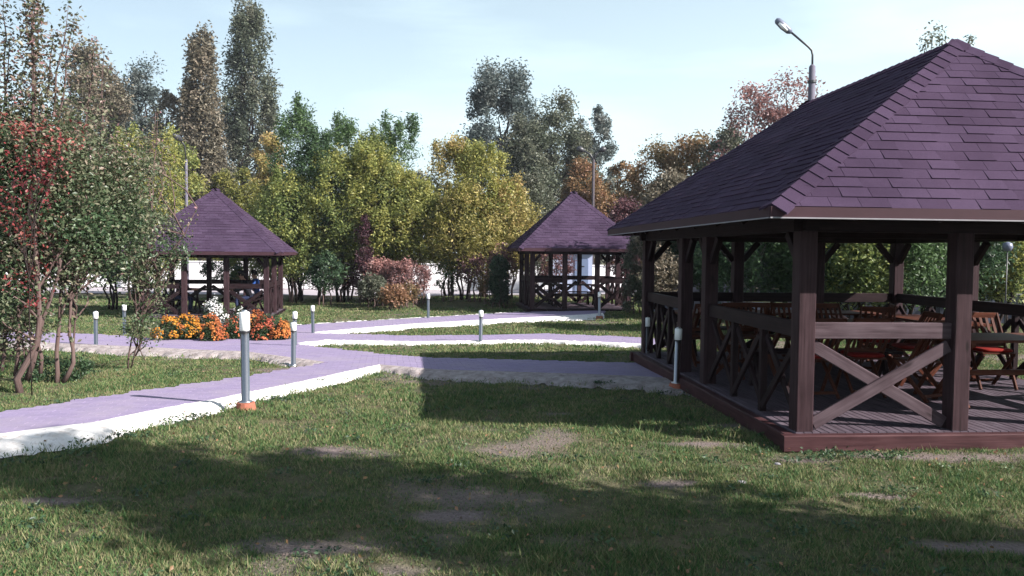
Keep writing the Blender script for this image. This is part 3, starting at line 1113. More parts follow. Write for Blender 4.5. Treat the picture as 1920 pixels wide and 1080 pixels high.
def make_chair(label, loc, rz, cushion=None, group='folding wooden chairs in the large pavilion'):
    t_ = thing('folding_chair', label, 'chair', loc, rz, group)
    for sx in (-1, 1):
        x = sx * .215
        MB().beam((x, .22, 0), (x, -.26, .90), .025, .045).build('leg', M['teak'], t_)
        x = sx * .18
        MB().beam((x, -.22, 0), (x, .20, .43), .025, .045).build('leg', M['teak'], t_)
    for i in range(5):
        y = -.15 + .082 * i
        MB().beam((-.2, y, .44), (.2, y, .44), .068, .018, ch=.003).build('seat_slat', M['teak'], t_)
    MB().beam((-.2, -.245, .875), (.2, -.245, .875), .022, .07).build('back_rail', M['teak'], t_)
    MB().beam((-.2, -.075, .53), (.2, -.075, .53), .022, .05).build('back_rail', M['teak'], t_)
    for i in range(5):
        x = -.15 + .075 * i
        MB().beam((x, -.085, .55), (x, -.24, .845), .035, .012, ch=.002).build('back_slat', M['teak'], t_)
    MB().beam((-.17, -.17, .06), (.17, -.17, .06), .02, .035).build('stretcher', M['teak'], t_)
    if cushion:
        mb = MB()
        n_ = 6
        for k_, (s_, z) in enumerate(((.9, 0), (1, .012), (1, .032), (.9, .045))):
            for q_ in range(24):
                a = 2 * pi * q_ / 24
                sq = (abs(cos(a)) ** 6 + abs(sin(a)) ** 6) ** (-1 / 6)
                mb.v.append((.2 * s_ * sq * cos(a), .2 * s_ * sq * sin(a), z))
        for k_ in range(3):
            for q_ in range(24):
                q2 = (q_ + 1) % 24
                mb.face((k_ * 24 + q_, k_ * 24 + q2, (k_ + 1) * 24 + q2, (k_ + 1) * 24 + q_))
        mb.face(list(range(23, -1, -1))); mb.face([72 + q_ for q_ in range(24)])
        o = mb.build('seat_cushion', M['red_cloth'], None, True)
        o.location = Vector(loc) + Vector((0, 0, .451)); o.rotation_euler = (0, 0, rz)
        tag(o, cushion, 'cushion', 'red seat cushions')
    return t_


# benches and tables in the gazebos
def make_bench(label, loc, rz, L=1.5, group='wooden benches in the gazebos'):
    b_ = thing('bench', label, 'bench', loc, rz, group)
    for i in range(3):
        MB().beam((-L / 2, -.13 + .13 * i, .44), (L / 2, -.13 + .13 * i, .44), .12, .03).build('seat_plank', M['wood'], b_)
    for sx in (-1, 1):
        x = sx * (L / 2 - .15)
        MB().beam((x, -.16, 0), (x, .02, .425), .05, .07).build('leg', M['wood'], b_)
        MB().beam((x, .16, 0), (x, -.02, .425), .05, .07).build('leg', M['wood'], b_)
    return b_


def inp(x, y): return local(P0, ANG, x, y, .0)


make_table('long slatted table in the middle of the large pavilion', inp(1.75, 3.1), ANG + .05, 2.1, .85)
make_table('slatted table cut by the right edge of the photo, beside the second front post', inp(2.95, 1.25), ANG + .03, 1.9, .8)
make_table('dark table in the left rear of the large pavilion near the entrance', inp(.95, 4.9), ANG + .05, 1.5, .75)
make_table('dark table against the right side railing of the large pavilion', inp(3.5, 3.6), ANG + 1.5, 1.6, .75)
make_bench('long dark bench along the near side of the middle table', inp(1.3, 2.35), ANG, 1.9, 'wooden benches in the large pavilion')
make_bench('dark bench under the rear railing of the large pavilion', inp(1.6, 5.4), ANG, 2.2, 'wooden benches in the large pavilion')
make_table('table at the far rear of the large pavilion against the back railing', inp(2.6, 4.95), ANG - .1, 1.6, .7)
fc_ = [
    (.95, 1.75, .06, 'folding chair right behind the front railing, nearer the corner post, seen from the back', 'red cushion on the chair behind the front railing nearer the corner post'),
    (1.55, 1.82, -.06, 'folding chair right behind the front railing, just left of the second front post', 'red cushion on the chair just left of the second front post'),
    (2.62, 2.6, 1.45, 'folding chair at the right end of the middle table', 'red cushion on the chair at the right end of the middle table'),
    (1.0, 4.1, pi + .15, 'folding chair on the far side of the middle table, leftmost there', None),
    (1.6, 4.15, pi - .1, 'folding chair on the far side of the middle table, between two others', None),
    (2.3, 4.05, pi + .05, 'folding chair on the far side of the middle table, rightmost there', None),
    (2.55, 3.35, pi - .6, 'pale sunlit folding chair between the middle table and the right table', 'red cushion on the sunlit chair right of the second front post'),
    (.35, 3.15, -pi / 2, 'folding chair at the left end of the middle table, beside the entrance', None),
    (.45, 4.3, .1, 'folding chair in front of the left rear table, beside the entrance posts', None),
    (1.35, 4.6, -.3, 'folding chair turned aside at the left rear table', None),
    (3.0, 4.2, 1.2, 'folding chair between the right side table and the rear railing', None),
    (2.1, 1.55, .4, 'folding chair right behind the second front post, seen from the back', None),
    (3.45, 2.3, pi - .1, 'folding chair behind the table at the right edge of the photo', 'red cushion on the chair behind the right edge table'),
]
for x, y, a, lab, cu in fc_:
    make_chair(lab, inp(x, y), ANG + a, cu)

def inl(x, y): return local(P_L, angL, x, y, .08)
def inr(x, y): return local(P_R, angR, x, y, .05)


make_table('dark table inside the left gazebo between the seated people', inl(1.75, 2.0), angL, 1.7, .8, mat='wood')
make_bench('bench at the left side of the left gazebo under the man in black', inl(.55, 1.6), angL + pi / 2)
make_bench('bench at the right side of the left gazebo under the two people', inl(2.95, 1.7), angL + pi / 2, 2.0)
make_table('picnic table with crossed legs inside the rear gazebo', inr(1.6, 1.6), angR, 1.9, .8, mat='wood')
make_bench('front bench beside the picnic table in the rear gazebo', inr(1.6, .85), angR, 1.7)
make_bench('rear bench beside the picnic table in the rear gazebo', inr(1.6, 2.35), angR, 1.7)


# ------------------------------------------------------------------ people
def person(label, loc, rz, top, lean=.12, headturn=0.0, group=None):
    """seated figure, facing local +y; hip at z .5"""
    root = thing('person', label, 'person', loc, rz)
    s = .94
    J = {}
    vs_, es, rd = [], [], []
    def j(nm, p, r_, par=None):
        J[nm] = len(vs_); vs_.append(Vector(p) * s); rd.append(r_)
        if par: es.append((J[par], J[nm]))
    j('pelvis', (0, 0, .53), (.15, .125))
    j('waist', (0, .03 + lean * .3, .72), (.145, .11), 'pelvis')
    j('chest', (0, .05 + lean * .8, .93), (.175, .125), 'waist')
    j('upper', (0, .06 + lean * 1.1, 1.06), (.15, .10), 'chest')
    j('neck', (0, .08 + lean * 1.3, 1.16), (.058, .058), 'upper')
    j('skull0', (0, .11 + lean * 1.4, 1.24), (.078, .085), 'neck')
    j('skull1', (0, .11 + lean * 1.45, 1.335), (.08, .1), 'skull0')
    for sx, n_ in ((-1, 'l'), (1, 'r')):
        j('sh' + n_, (sx * .19, .05 + lean * 1.05, 1.05), (.062, .062), 'upper')
        j('el' + n_, (sx * .25, .17 + lean * 1.3, .80), (.045, .045), 'sh' + n_)
        j('wr' + n_, (sx * .15, .42 + lean, .80), (.03, .03), 'el' + n_)
        j('pm' + n_, (sx * .125, .49 + lean, .80), (.038, .022), 'wr' + n_)
        j('hp' + n_, (sx * .1, .04, .52), (.095, .09), 'pelvis')
        j('kn' + n_, (sx * .13, .46, .51), (.062, .062), 'hp' + n_)
        j('an' + n_, (sx * .13, .42, .10), (.042, .042), 'kn' + n_)
        j('to' + n_, (sx * .14, .62, .05), (.045, .03), 'an' + n_)
        for q_ in range(4):
            fx = sx * (.125 + (q_ - 1.5) * .02)
            j('f%s%d' % (n_, q_), (fx, .55 + lean - abs(q_ - 1.4) * .006, .792), (.009, .009), 'pm' + n_)
            j('g%s%d' % (n_, q_), (fx, .585 + lean - abs(q_ - 1.4) * .012, .775), (.007, .007), 'f%s%d' % (n_, q_))
        j('th' + n_, (sx * .08, .52 + lean, .79), (.01, .01), 'pm' + n_)
    me = bpy.data.meshes.new('body_skin')
    me.from_pydata([tuple(v) for v in vs_], es, [])
    o = bpy.data.objects.new('body_skin', me)
    C.objects.link(o)
    m_ = o.modifiers.new('skin', 'SKIN'); m_.use_smooth_shade = True
    lay = me.skin_vertices[0].data
    for i, r_ in enumerate(rd):
        lay[i].radius = (r_[0] * s, r_[1] * s); lay[i].use_root = (i == 0)
    sb = o.modifiers.new('sub', 'SUBSURF'); sb.levels = 2; sb.render_levels = 2
    dg = bpy.context.evaluated_depsgraph_get()
    ev = bpy.data.meshes.new_from_object(o.evaluated_get(dg))
    bpy.data.objects.remove(o)
    ev.name = 'body'
    for mm in (M['skin'], top, M['cloth_jeans'], M['dark_plastic']): ev.materials.append(mm)
    for p in ev.polygons:
        c_ = p.center / s
        p.use_smooth = True
        if c_.z > 1.145: p.material_index = 0
        elif c_.z < .13: p.material_index = 3
        elif c_.z < .60: p.material_index = 2
        elif c_.y > .40 + lean and c_.z < .9: p.material_index = 0
        else: p.material_index = 1
    link('body', ev, root)
    hd = Vector((0, .12 + lean * 1.45, 1.31)) * s
    hh = MB()
    n1, n2 = 12, 8
    for i in range(n2):
        ph = pi / 2 * i / (n2 - 1) * 1.35
        for k_ in range(n1):
            a = 2 * pi * k_ / n1
            rr = sin(ph)
            y = -cos(a) * rr * .112 - .012
            z = cos(ph) * .118 + .03
            if y > .06 and z < .09: z = .09 + .2 * (z - .09) * 0; y = min(y, .088)
            hh.v.append((hd.x + sin(a) * rr * .092, hd.y + y, hd.z + z))
    for i in range(n2 - 1):
        for k_ in range(n1):
            k2 = (k_ + 1) % n1
            hh.face((i * n1 + k_, (i + 1) * n1 + k_, (i + 1) * n1 + k2, i * n1 + k2))
    hh.build('hair', M['hair'], root, True)
    # nose, ears, eyes
    f_ = hd + Vector((0, .1 * s, -.02))
    mb = MB(); mb.tube([f_ + Vector((0, -.01, .025)), f_ + Vector((0, .018, -.012)), f_ + Vector((0, -.005, -.022))], [.006, .013, .008], 6); mb.build('nose', M['skin'], root, True)
    for sx in (-1, 1):
        mb = MB(); mb.tube([hd + Vector((sx * .083, -.012, .02)), hd + Vector((sx * .095, -.02, 0)), hd + Vector((sx * .083, -.008, -.035))], [.01, .014, .008], 6); mb.build('ear', M['skin'], root, True)
        mb = MB(); mb.tube([f_ + Vector((sx * .03 - .011, -.012, .022)), f_ + Vector((sx * .03 + .011, -.012, .022))], .007, 6); mb.build('eye', M['dark_plastic'], root, True)
    mb = MB(); mb.tube([f_ + Vector((-.022, -.01, -.045)), f_ + Vector((0, 0, -.047)), f_ + Vector((.022, -.01, -.045))], .005, 6); mb.build('mouth', M['red_cloth'], root, True)
    return root


person('man in black with short dark hair seated at the left side of the left gazebo', inl(.62, 1.55), angL - pi / 2, M['cloth_dark'])
person('person in dark clothes beside the right front post of the left gazebo', inl(2.92, 1.25), angL + pi / 2, M['cloth_dark'], .15)
person('person in a bright blue top seated at the right side of the left gazebo', inl(2.98, 2.3), angL + pi / 2, M['cloth_blue'], .02)


# ------------------------------------------------------------------ bollard lights
BOL = [  # base px, base py, top py, clay base, label
    (461, 770, 580, 1, 'tall steel bollard light with white top on clay base, nearest the camera'),
    (550, 684, 603, 0, 'steel bollard light at the tip of the left grass island, in front of another bollard'),
    (553, 652, 583, 0, 'bollard light mostly hidden behind the bollard at the grass island tip'),
    (587, 628, 572, 0, 'bollard light just right of the orange flower bed where the paths fork'),
    (901, 644, 581, 0, 'bollard light by the middle path, halfway between the fork and the large pavilion'),
    (803, 599, 550, 0, 'bollard light on the far side of the path to the rear gazebo, before the bushes'),
    (1124, 597, 547, 1, 'bollard light standing in front of the rear gazebo'),
    (180, 651, 583, 0, 'bollard light on the near side of the left path, between trunks and thin sapling'),
    (234, 628, 570, 0, 'bollard light on the far side of the left path, left of the flower bed'),
    (1213, 686, 593, 1, 'shaded bollard light on a clay base at the far corner of the large pavilion'),
    (1268, 729, 613, 1, 'shaded bollard light on a clay base nearest the entrance of the large pavilion'),
]
for px, pb, pt, clay, lab in BOL:
    h0 = hit(px, pb)
    H = (pb - pt) / F * h0.y * 1.0
    b_rot = (random.uniform(-.02, .02), random.uniform(-.02, .02), 0)
    R = .038 if H < .9 else .043
    b_ = thing('bollard_light', lab, 'bollard', h0, 0, 'steel bollard lights along the paths')
    b_.rotation_euler = b_rot
    zb = 0.0
    if clay:
        zb = .075 if H < .95 else .09
        MB().lathe([(.105, -.05), (.108, 0), (.092, zb), (.05, zb + .002)], 14).build('clay_base', M['clay'], b_)
    MB().lathe([(.07, zb - .05 if not clay else zb), (.07, zb + .012), (R, zb + .016), (R, H * .815)], 24).build('post', M['steel'], b_, True)
    MB().lathe([(R + .004, H * .80), (R + .010, H * .805), (R + .010, H * .975), (R + .004, H * .985), (R * .6, H * .985)], 24).build('lamp_shade', M['white_plastic'], b_, True)
    MB().lathe([(R + .006, H * .783), (R + .007, H * .786), (R + .007, H * .797), (R + .003, H * .8)], 24).build('ring', M['dark_metal'], b_, True)
    MB().lathe([(R * .75, H * .98), (R * .78, H), (R * .4, H + .006)], 16).build('cap', M['steel'], b_, True)


# ------------------------------------------------------------------ street lamps
def concrete_pole(root, H, r0, r1, mt='pole_concrete'):
    MB().lathe([(r0, -.3), (r1, H), (r1 * .5, H + .05)], 12).build('pole', M[mt], root, True)


D1 = 21.0
top1 = at(1523, 125, D1)
bx_, by_ = top1.x - .0, D1
gz = tz(bx_, by_)
l1 = thing('street_lamp', 'tall single arm street lamp rising behind the roof of the large pavilion', 'street lamp', (bx_, by_, gz), 0, 'street lamps')
Hp = top1.z - gz
concrete_pole(l1, Hp, .15, .082, 'lamp_mid')
MB().lathe([(.115, Hp - .42), (.115, Hp - .36)], 12).build('band', M['dark_metal'], l1)
a0 = (0, 0, Hp)
k1 = (0, 0, Hp + .42)
MB().tube([a0, (0, 0, Hp + .3), (-.03, 0, Hp + .42), (-.12, -.02, Hp + .5), (-.62, -.1, Hp + .86)], .028, 8).build('arm', M['dark_metal'], l1, True)
hb_ = MB()
hb_.tube([(-.60, -.1, Hp + .85), (-.66, -.1, Hp + .88), (-.82, -.12, Hp + 1.0), (-.98, -.14, Hp + 1.13), (-1.02, -.14, Hp + 1.16)], [.05, .085, .1, .085, .04], 10)
hb_.build('lamp_head', M['lamp_grey'], l1, True)
MB().tube([(-.72, -.15, Hp + .88), (-.84, -.17, Hp + .97), (-.95, -.18, Hp + 1.06)], [.04, .06, .04], 8).build('lens', M['white_plastic'], l1, True)

D2 = 40.0
p2 = at(349, 300, D2)
l2 = thing('street_lamp', 'street lamp on a pale concrete pole behind the roof of the left gazebo', 'street lamp', (p2.x, D2, tz(p2.x, D2)), 0, 'street lamps')
Hp = p2.z - tz(p2.x, D2)
concrete_pole(l2, Hp, .10, .065, 'lamp_mid')
MB().tube([(0, 0, Hp), (-.03, -.1, Hp + .7), (-.12, -.4, Hp + .95)], .035, 8).build('arm', M['dark_metal'], l2, True)
hb_ = MB(); hb_.tube([(-.1, -.3, Hp + .9), (-.16, -.6, Hp + 1.02), (-.2, -1.0, Hp + 1.08)], [.08, .16, .09], 8); hb_.build('lamp_head', M['dark_metal'], l2, True)

D3 = 45.0
p3 = at(1113, 300, D3)
l3 = thing('street_lamp', 'two armed street lamp behind the roof of the rear gazebo', 'street lamp', (p3.x, D3, tz(p3.x, D3)), 0, 'street lamps')
Hp = p3.z - tz(p3.x, D3)
concrete_pole(l3, Hp, .11, .07, 'lamp_dull')
for sx, ex in ((-1, .62), (1, .35)):
    MB().tube([(0, 0, Hp), (sx * ex * .3, 0, Hp + .3), (sx * ex, 0, Hp + .55)], .05, 8).build('arm', M['dark_metal'], l3, True)
    hb_ = MB(); hb_.tube([(sx * ex * .85, 0, Hp + .5), (sx * (ex + .15), 0, Hp + .6), (sx * (ex + .32), -.05, Hp + .62)], [.09, .17, .09], 8); hb_.build('lamp_head', M['dark_metal'], l3, True)

# ------------------------------------------------------------------ walls, kiosk, dish
wz = tz(-8, 42)
w_ = thing('wall', 'long white rendered wall behind the bushes on the far side of the road', 'wall', (0, 42, wz))
for i in range(14):
    x = -36 + i * 3.0
    mb = MB(); mb.box((x + 1.5, .1, .75), (2.985, .18, 1.34)); mb.build('wall_panel', M['wall_white'], w_)
    mb = MB(); mb.box((x + 1.5, .1, 1.45), (3.0, .26, .06)); mb.build('coping', M['wall_white'], w_)
mb = MB(); mb.box((-15, .08, 0), (42, .24, .16)); mb.build('plinth', M['wall_plinth'], w_)

kk_ = at(1094, 530, 37)
kio = thing('kiosk', 'small pale blue kiosk with a grey door and flat roof seen through the rear gazebo', 'kiosk', (kk_.x, 37, tz(kk_.x, 37)), -.05)
mb = MB(); mb.box((-.55, .6, .95), (1.9, 1.2, 1.95)); mb.build('wall', M['kiosk'], kio)
mb = MB(); mb.box((-.1, -.02, .82), (.62, .04, 1.6)); mb.build('door', M['kiosk_door'], kio)
mb = MB(); mb.box((-.1, -.045, 1.28), (.26, .012, .05)); mb.build('number_plate', M['dark_plastic'], kio)
mb = MB(); mb.box((-.5, .55, 1.98), (2.2, 1.5, .12)); mb.build('roof', M['kiosk'], kio)

fn = thing('concrete_fence', 'grey concrete panel fence, coloured with its blue shade, behind the large pavilion', 'fence', (0, 0, 0))
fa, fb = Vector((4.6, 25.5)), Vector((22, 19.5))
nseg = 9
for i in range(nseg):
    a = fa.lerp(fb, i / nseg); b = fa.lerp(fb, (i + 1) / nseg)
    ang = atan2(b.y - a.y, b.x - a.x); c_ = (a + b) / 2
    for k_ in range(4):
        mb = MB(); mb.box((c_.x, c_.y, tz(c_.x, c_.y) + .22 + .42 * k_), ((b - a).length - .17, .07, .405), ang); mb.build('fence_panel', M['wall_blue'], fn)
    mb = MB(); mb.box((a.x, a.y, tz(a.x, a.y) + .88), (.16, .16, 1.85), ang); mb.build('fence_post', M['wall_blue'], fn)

dp = at(1889, 463, 17.5)
dsh = thing('lamp_globe', 'small round pale disc on a pole behind the pavilion near the right edge', 'lamp', (dp.x, 17.5, tz(dp.x, 17.5)))
hz = dp.z - tz(dp.x, 17.5)
MB().tube([(0, 0, 0), (0, 0, hz)], .014, 8).build('pole', M['dark_metal'], dsh, True)
MB().lathe([(.02, -.1), (.08, -.08), (.11, 0), (.09, .08), (.02, .11)], 16, (0, 0, hz)).build('globe', M['lamp_grey'], dsh, True)


# ------------------------------------------------------------------ foliage
def leaf_mesh(name, cen, size, hue, mat, aspect=.5, droop=0.0, tri=False):
    """one diamond leaf per centre"""
    n = len(cen)
    size = np.broadcast_to(size, (n,)) * (0.7 + .6 * rng.random(n))
    nr = rng.normal(size=(n, 3)); nr[:, 2] = np.abs(nr[:, 2]) + .3
    nr /= np.linalg.norm(nr, axis=1)[:, None]
    tg = rng.normal(size=(n, 3)); tg[:, 2] -= droop
    tg -= nr * (tg * nr).sum(1)[:, None]
    tg /= np.linalg.norm(tg, axis=1)[:, None] + 1e-9
    bt = np.cross(nr, tg)
    L = size[:, None]
    v = np.stack([cen - tg * L * .5, cen + bt * L * aspect * .5 - tg * L * .06 + nr * L * .07, cen + tg * L * .5, cen - bt * L * aspect * .5 - tg * L * .06 + nr * L * .07], 1)
    f = np.arange(n * 4).reshape(n, 4)
    return array_mesh(name, v.reshape(-1, 3), f, mat, {'rnd': rng.random(n), 'hue': np.clip(hue, 0, 1)})


def branch_path(p0, p1, wob=.1, n=5):
    p0 = Vector(p0); p1 = Vector(p1); L = (p1 - p0).length
    pts = []
    for i in range(n + 1):
        f = i / n
        p = p0.lerp(p1, f)
        k_ = sin(pi * f) * wob * L
        p += Vector((random.uniform(-1, 1), random.uniform(-1, 1), random.uniform(-.3, .6))) * k_
        pts.append(p)
    return pts


def clumps_in(profile, H, z0, rad, n, flat=1.0):
    """n clump centres inside a crown; profile(f) gives radius 0..1 at height fraction f"""
    res = []
    while len(res) < n:
        f = random.random()
        rr = rad * profile(f)
        a = random.uniform(0, 2 * pi)
        q = sqrt(random.random()) ** .6
        if random.random() > profile(f) + .15: continue
        res.append((cos(a) * rr * q, sin(a) * rr * q * flat, z0 + (H - z0) * f, q))
    return res


def tree(name, label, cat, base, H, rad, z0, mat, n_cl, n_leaf, leaf, profile, cl_r=.4, bark='bark_dark', trunk_r=.12, group=None, stems=1, hue0=.5, hue_var=.5, topsun=0.0,
         lean=(0, 0), wob=.06, vstretch=1.0, nbr=24, aspect=.5, spread=.12, extra=None, ztrunk=None, shoots=0):
    root = thing(name, label, cat, base, 0, group)
    tb = MB()
    zt = ztrunk or (z0 + (H - z0) * .6)
    tops = []
    for s_ in range(stems):
        a = 2 * pi * s_ / max(stems, 1) + random.random()
        off = spread if stems > 1 else 0
        e = Vector((cos(a) * rad * .35 * (stems > 1) + lean[0], sin(a) * rad * .35 * (stems > 1) + lean[1], zt * random.uniform(.8, 1.05)))
        pts = branch_path((cos(a) * off, sin(a) * off, -.1), e, wob, 7)
        r0 = trunk_r * random.uniform(.75, 1.1)
        tb.tube(pts, [r0 * (1 - .72 * i / 7) for i in range(8)], 7)
        tops.append(pts)
    cl = clumps_in(profile, H, z0, rad, n_cl)
    cl = [(x + lean[0] * z / H, y + lean[1] * z / H, z, q) for x, y, z, q in cl]
    for (x, y, z, q) in random.sample(cl, min(nbr, len(cl))):
        pts = random.choice(tops)
        zz = z * random.uniform(.45, .8)
        k_ = min(range(len(pts)), key=lambda i: abs(pts[i].z - zz))
        tb.tube(branch_path(pts[k_], (x, y, z), .1, 4), [trunk_r * .3, trunk_r * .24, trunk_r * .18, trunk_r * .12, trunk_r * .06], 5, cap=False)
    tb.build('trunk', M[bark], root, True)
    for _ in range(shoots):
        a = random.uniform(0, 2 * pi); q_ = random.random() * .75
        x, y = cos(a) * rad * q_, sin(a) * rad * q_
        zt_ = H * random.uniform(.9, 1.06)
        for k_ in range(4):
            cl.append((x + random.uniform(-.06, .06), y, zt_ - k_ * cl_r * .5, 2))
    n_cl = len(cl)
    c = np.array(cl)
    wts = rng.random(n_cl) * .8 + .5
    ids = rng.choice(n_cl, n_leaf, p=wts / wts.sum())
    if shoots:
        wts[-shoots * 4:] *= .28
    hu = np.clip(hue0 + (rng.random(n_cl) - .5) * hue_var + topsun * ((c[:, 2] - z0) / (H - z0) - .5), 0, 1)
    sc = cl_r * (.6 + .8 * rng.random(n_cl))
    if shoots:
        sc[-shoots * 4:] *= .62
    g = rng.normal(size=(n_leaf, 3)) * .5
    nn = np.linalg.norm(g, axis=1)[:, None]
    g = g / np.maximum(nn, .35) * np.minimum(nn, 1.3) * .9
    cen = c[ids, :3] + g * sc[ids][:, None] * np.array([1, 1, vstretch])
    hue = hu[ids] + (rng.random(n_leaf) - .5) * .16
    cen[:, 2] = np.maximum(cen[:, 2], .04)
    link('crown', leaf_mesh('crown', cen, leaf, hue, M[mat], aspect, .4), root)
    return root


def prof_round(f): return max(0.0, sin(pi * min(1, max(0, f * .92 + .06)))) ** .6
def prof_poplar(f): return (min(1, (f + .03) / .15) ** .6) * (1 - max(0, f - .35) / .66) ** .5 * .95 + .1
def prof_vase(f): return .35 + .65 * sin(pi * min(1, f * .8 + .12)) ** .7
def prof_cone(f): return (1 - f) ** .8 + .05
def prof_col(f): return .9 if f < .85 else .6


def place(px, D, py_top):
    """base point on the ground at depth D under pixel column px, and height up to pixel row py_top"""
    p = at(px, 500, D)
    g = tz(p.x, D)
    return (p.x, D, g), at(px, py_top, D).z - g


# far trees
def far_tree(px, top, wpx, D, mat, prof, label, name='tree', n_cl=120, nl=9000, leaf=.42, z0f=.15, cat='tree', **kw):
    b, H = place(px, D, top)
    rad = wpx / 2 / F * D * 1.12
    nl = int(nl * 1.9)
    leaf *= .76
    kw.setdefault('cl_r', rad * .24)
    kw.setdefault('trunk_r', H * .014)
    tree(name, label, cat, b, H - rad * .15, rad * .85, H * z0f, mat, n_cl, nl, leaf, prof, group='far trees behind the park', **kw)


far_tree(468, -6, 112, 70, 'leaf_poplar', prof_poplar, 'tallest columnar poplar, grey green, right of the slimmer poplar', 'poplar_tree', 260, 26000, .36, .04, vstretch=2.0, cl_r=.62, hue0=.45, hue_var=.9, nbr=40)
far_tree(380, 66, 82, 58, 'leaf_poplar_brown', prof_poplar, 'slimmer brownish poplar left of the tallest poplar', 'poplar_tree', 200, 19000, .36, .04, vstretch=2.0, cl_r=.52, hue_var=.9, nbr=40)
far_tree(178, 72, 120, 62, 'leaf_poplar_brown', prof_round, 'round headed brown green tree behind the left foreground shrubs', 'tree', 130, 15000, .34, .3, hue0=.5)
far_tree(265, 108, 92, 66, 'leaf_blue', prof_round, 'blue green open crowned tree between the round brown tree and the slim poplar', 'tree', 70, 7500, .34, .3, cl_r=.95)
far_tree(225, 170, 90, 64, 'leaf_blue', prof_round, 'lower blue green tree under the round brown headed tree', 'tree', 60, 6000, .34, .2, cl_r=.95)
far_tree(318, 170, 80, 60, 'leaf_poplar_brown', prof_round, 'low brown tree left of the slim poplar base', 'tree', 70, 7000, .34, .1)
far_tree(930, 112, 135, 60, 'leaf_blue', prof_vase, 'tall blue grey willow like tree above the middle bushes', 'tree', 120, 14000, .32, .25, hue0=.6, cl_r=.8)
far_tree(1040, 176, 150, 62, 'leaf_poplar', prof_round, 'broad grey green tree just right of the tall willow like tree', 'tree', 130, 15000, .32, .2, hue0=.5)
far_tree(1108, 196, 100, 64, 'leaf_blue', prof_round, 'grey green tree behind the two armed street lamp', 'tree', 90, 9500, .32, .2, hue0=.7)
far_tree(985, 215, 110, 56, 'leaf_poplar', prof_round, 'mid height grey green tree in front of the willow like tree', 'tree', 90, 10000, .3, .15)
far_tree(1165, 300, 90, 55, 'leaf_orange', prof_round, 'low orange tree right of the two armed street lamp', 'tree', 80, 9000, .26, .05, hue0=.75)
far_tree(1090, 300, 100, 52, 'leaf_orange', prof_round, 'orange pink tree right behind the roof tip of the rear gazebo', 'tree', 80, 9000, .26, .05, hue0=.7)
far_tree(1235, 262, 150, 48, 'leaf_orange', prof_round, 'olive and orange tree left of the large roof edge', 'tree', 100, 11000, .25, .05, hue0=.5)
far_tree(1300, 246, 160, 46, 'leaf_orange', prof_round, 'golden orange tree showing above the long dark roof slope', 'tree', 100, 11000, .25, .05, hue0=.55)
far_tree(1352, 232, 120, 44, 'leaf_poplar', prof_round, 'greyish green tree above the dark roof slope beside the pink maple', 'tree', 80, 8000, .25, .05, hue0=.6)
far_tree(1400, 160, 110, 36, 'leaf_pink', prof_vase, 'pinkish sparse maple above the dark roof slope, left of another', 'maple_tree', 64, 6500, .2, .1, hue0=.6, cl_r=.55)
far_tree(1478, 150, 82, 36, 'leaf_pink', prof_vase, 'pink orange maple just left of the tall street lamp', 'maple_tree', 40, 3600, .2, .1, hue0=.75, cl_r=.55)
far_tree(505, 250, 80, 52, 'leaf_gold', prof_round, 'orange yellow tree at the foot of the tallest poplar', 'tree', 70, 8000, .26, .08, hue0=.8)
far_tree(440, 300, 110, 50, 'leaf_gold', prof_round, 'olive tree behind the left gazebo roof tip', 'tree', 70, 8000, .26, .05, hue0=.2)
far_tree(330, 240, 110, 46, 'leaf_box', prof_round, 'yellow green tree beside the pale concrete lamp pole', 'tree', 80, 9000, .25, .05, hue0=.5)
far_tree(1740, 42, 56, 22, 'leaf_poplar', prof_vase, 'thin leafy tree top poking above the big roof ridge, left one', 'tree', 22, 900, .13, .3, cl_r=.28)
far_tree(1808, 52, 30, 22, 'leaf_poplar', prof_vase, 'thin leafy twig poking above the big roof just right of the ridge end', 'tree', 10, 380, .12, .3, cl_r=.22)
far_tree(1918, 122, 26, 22, 'leaf_poplar', prof_vase, 'leafy twig above the roof at the right edge of the photo', 'tree', 10, 320, .12, .3, cl_r=.22)

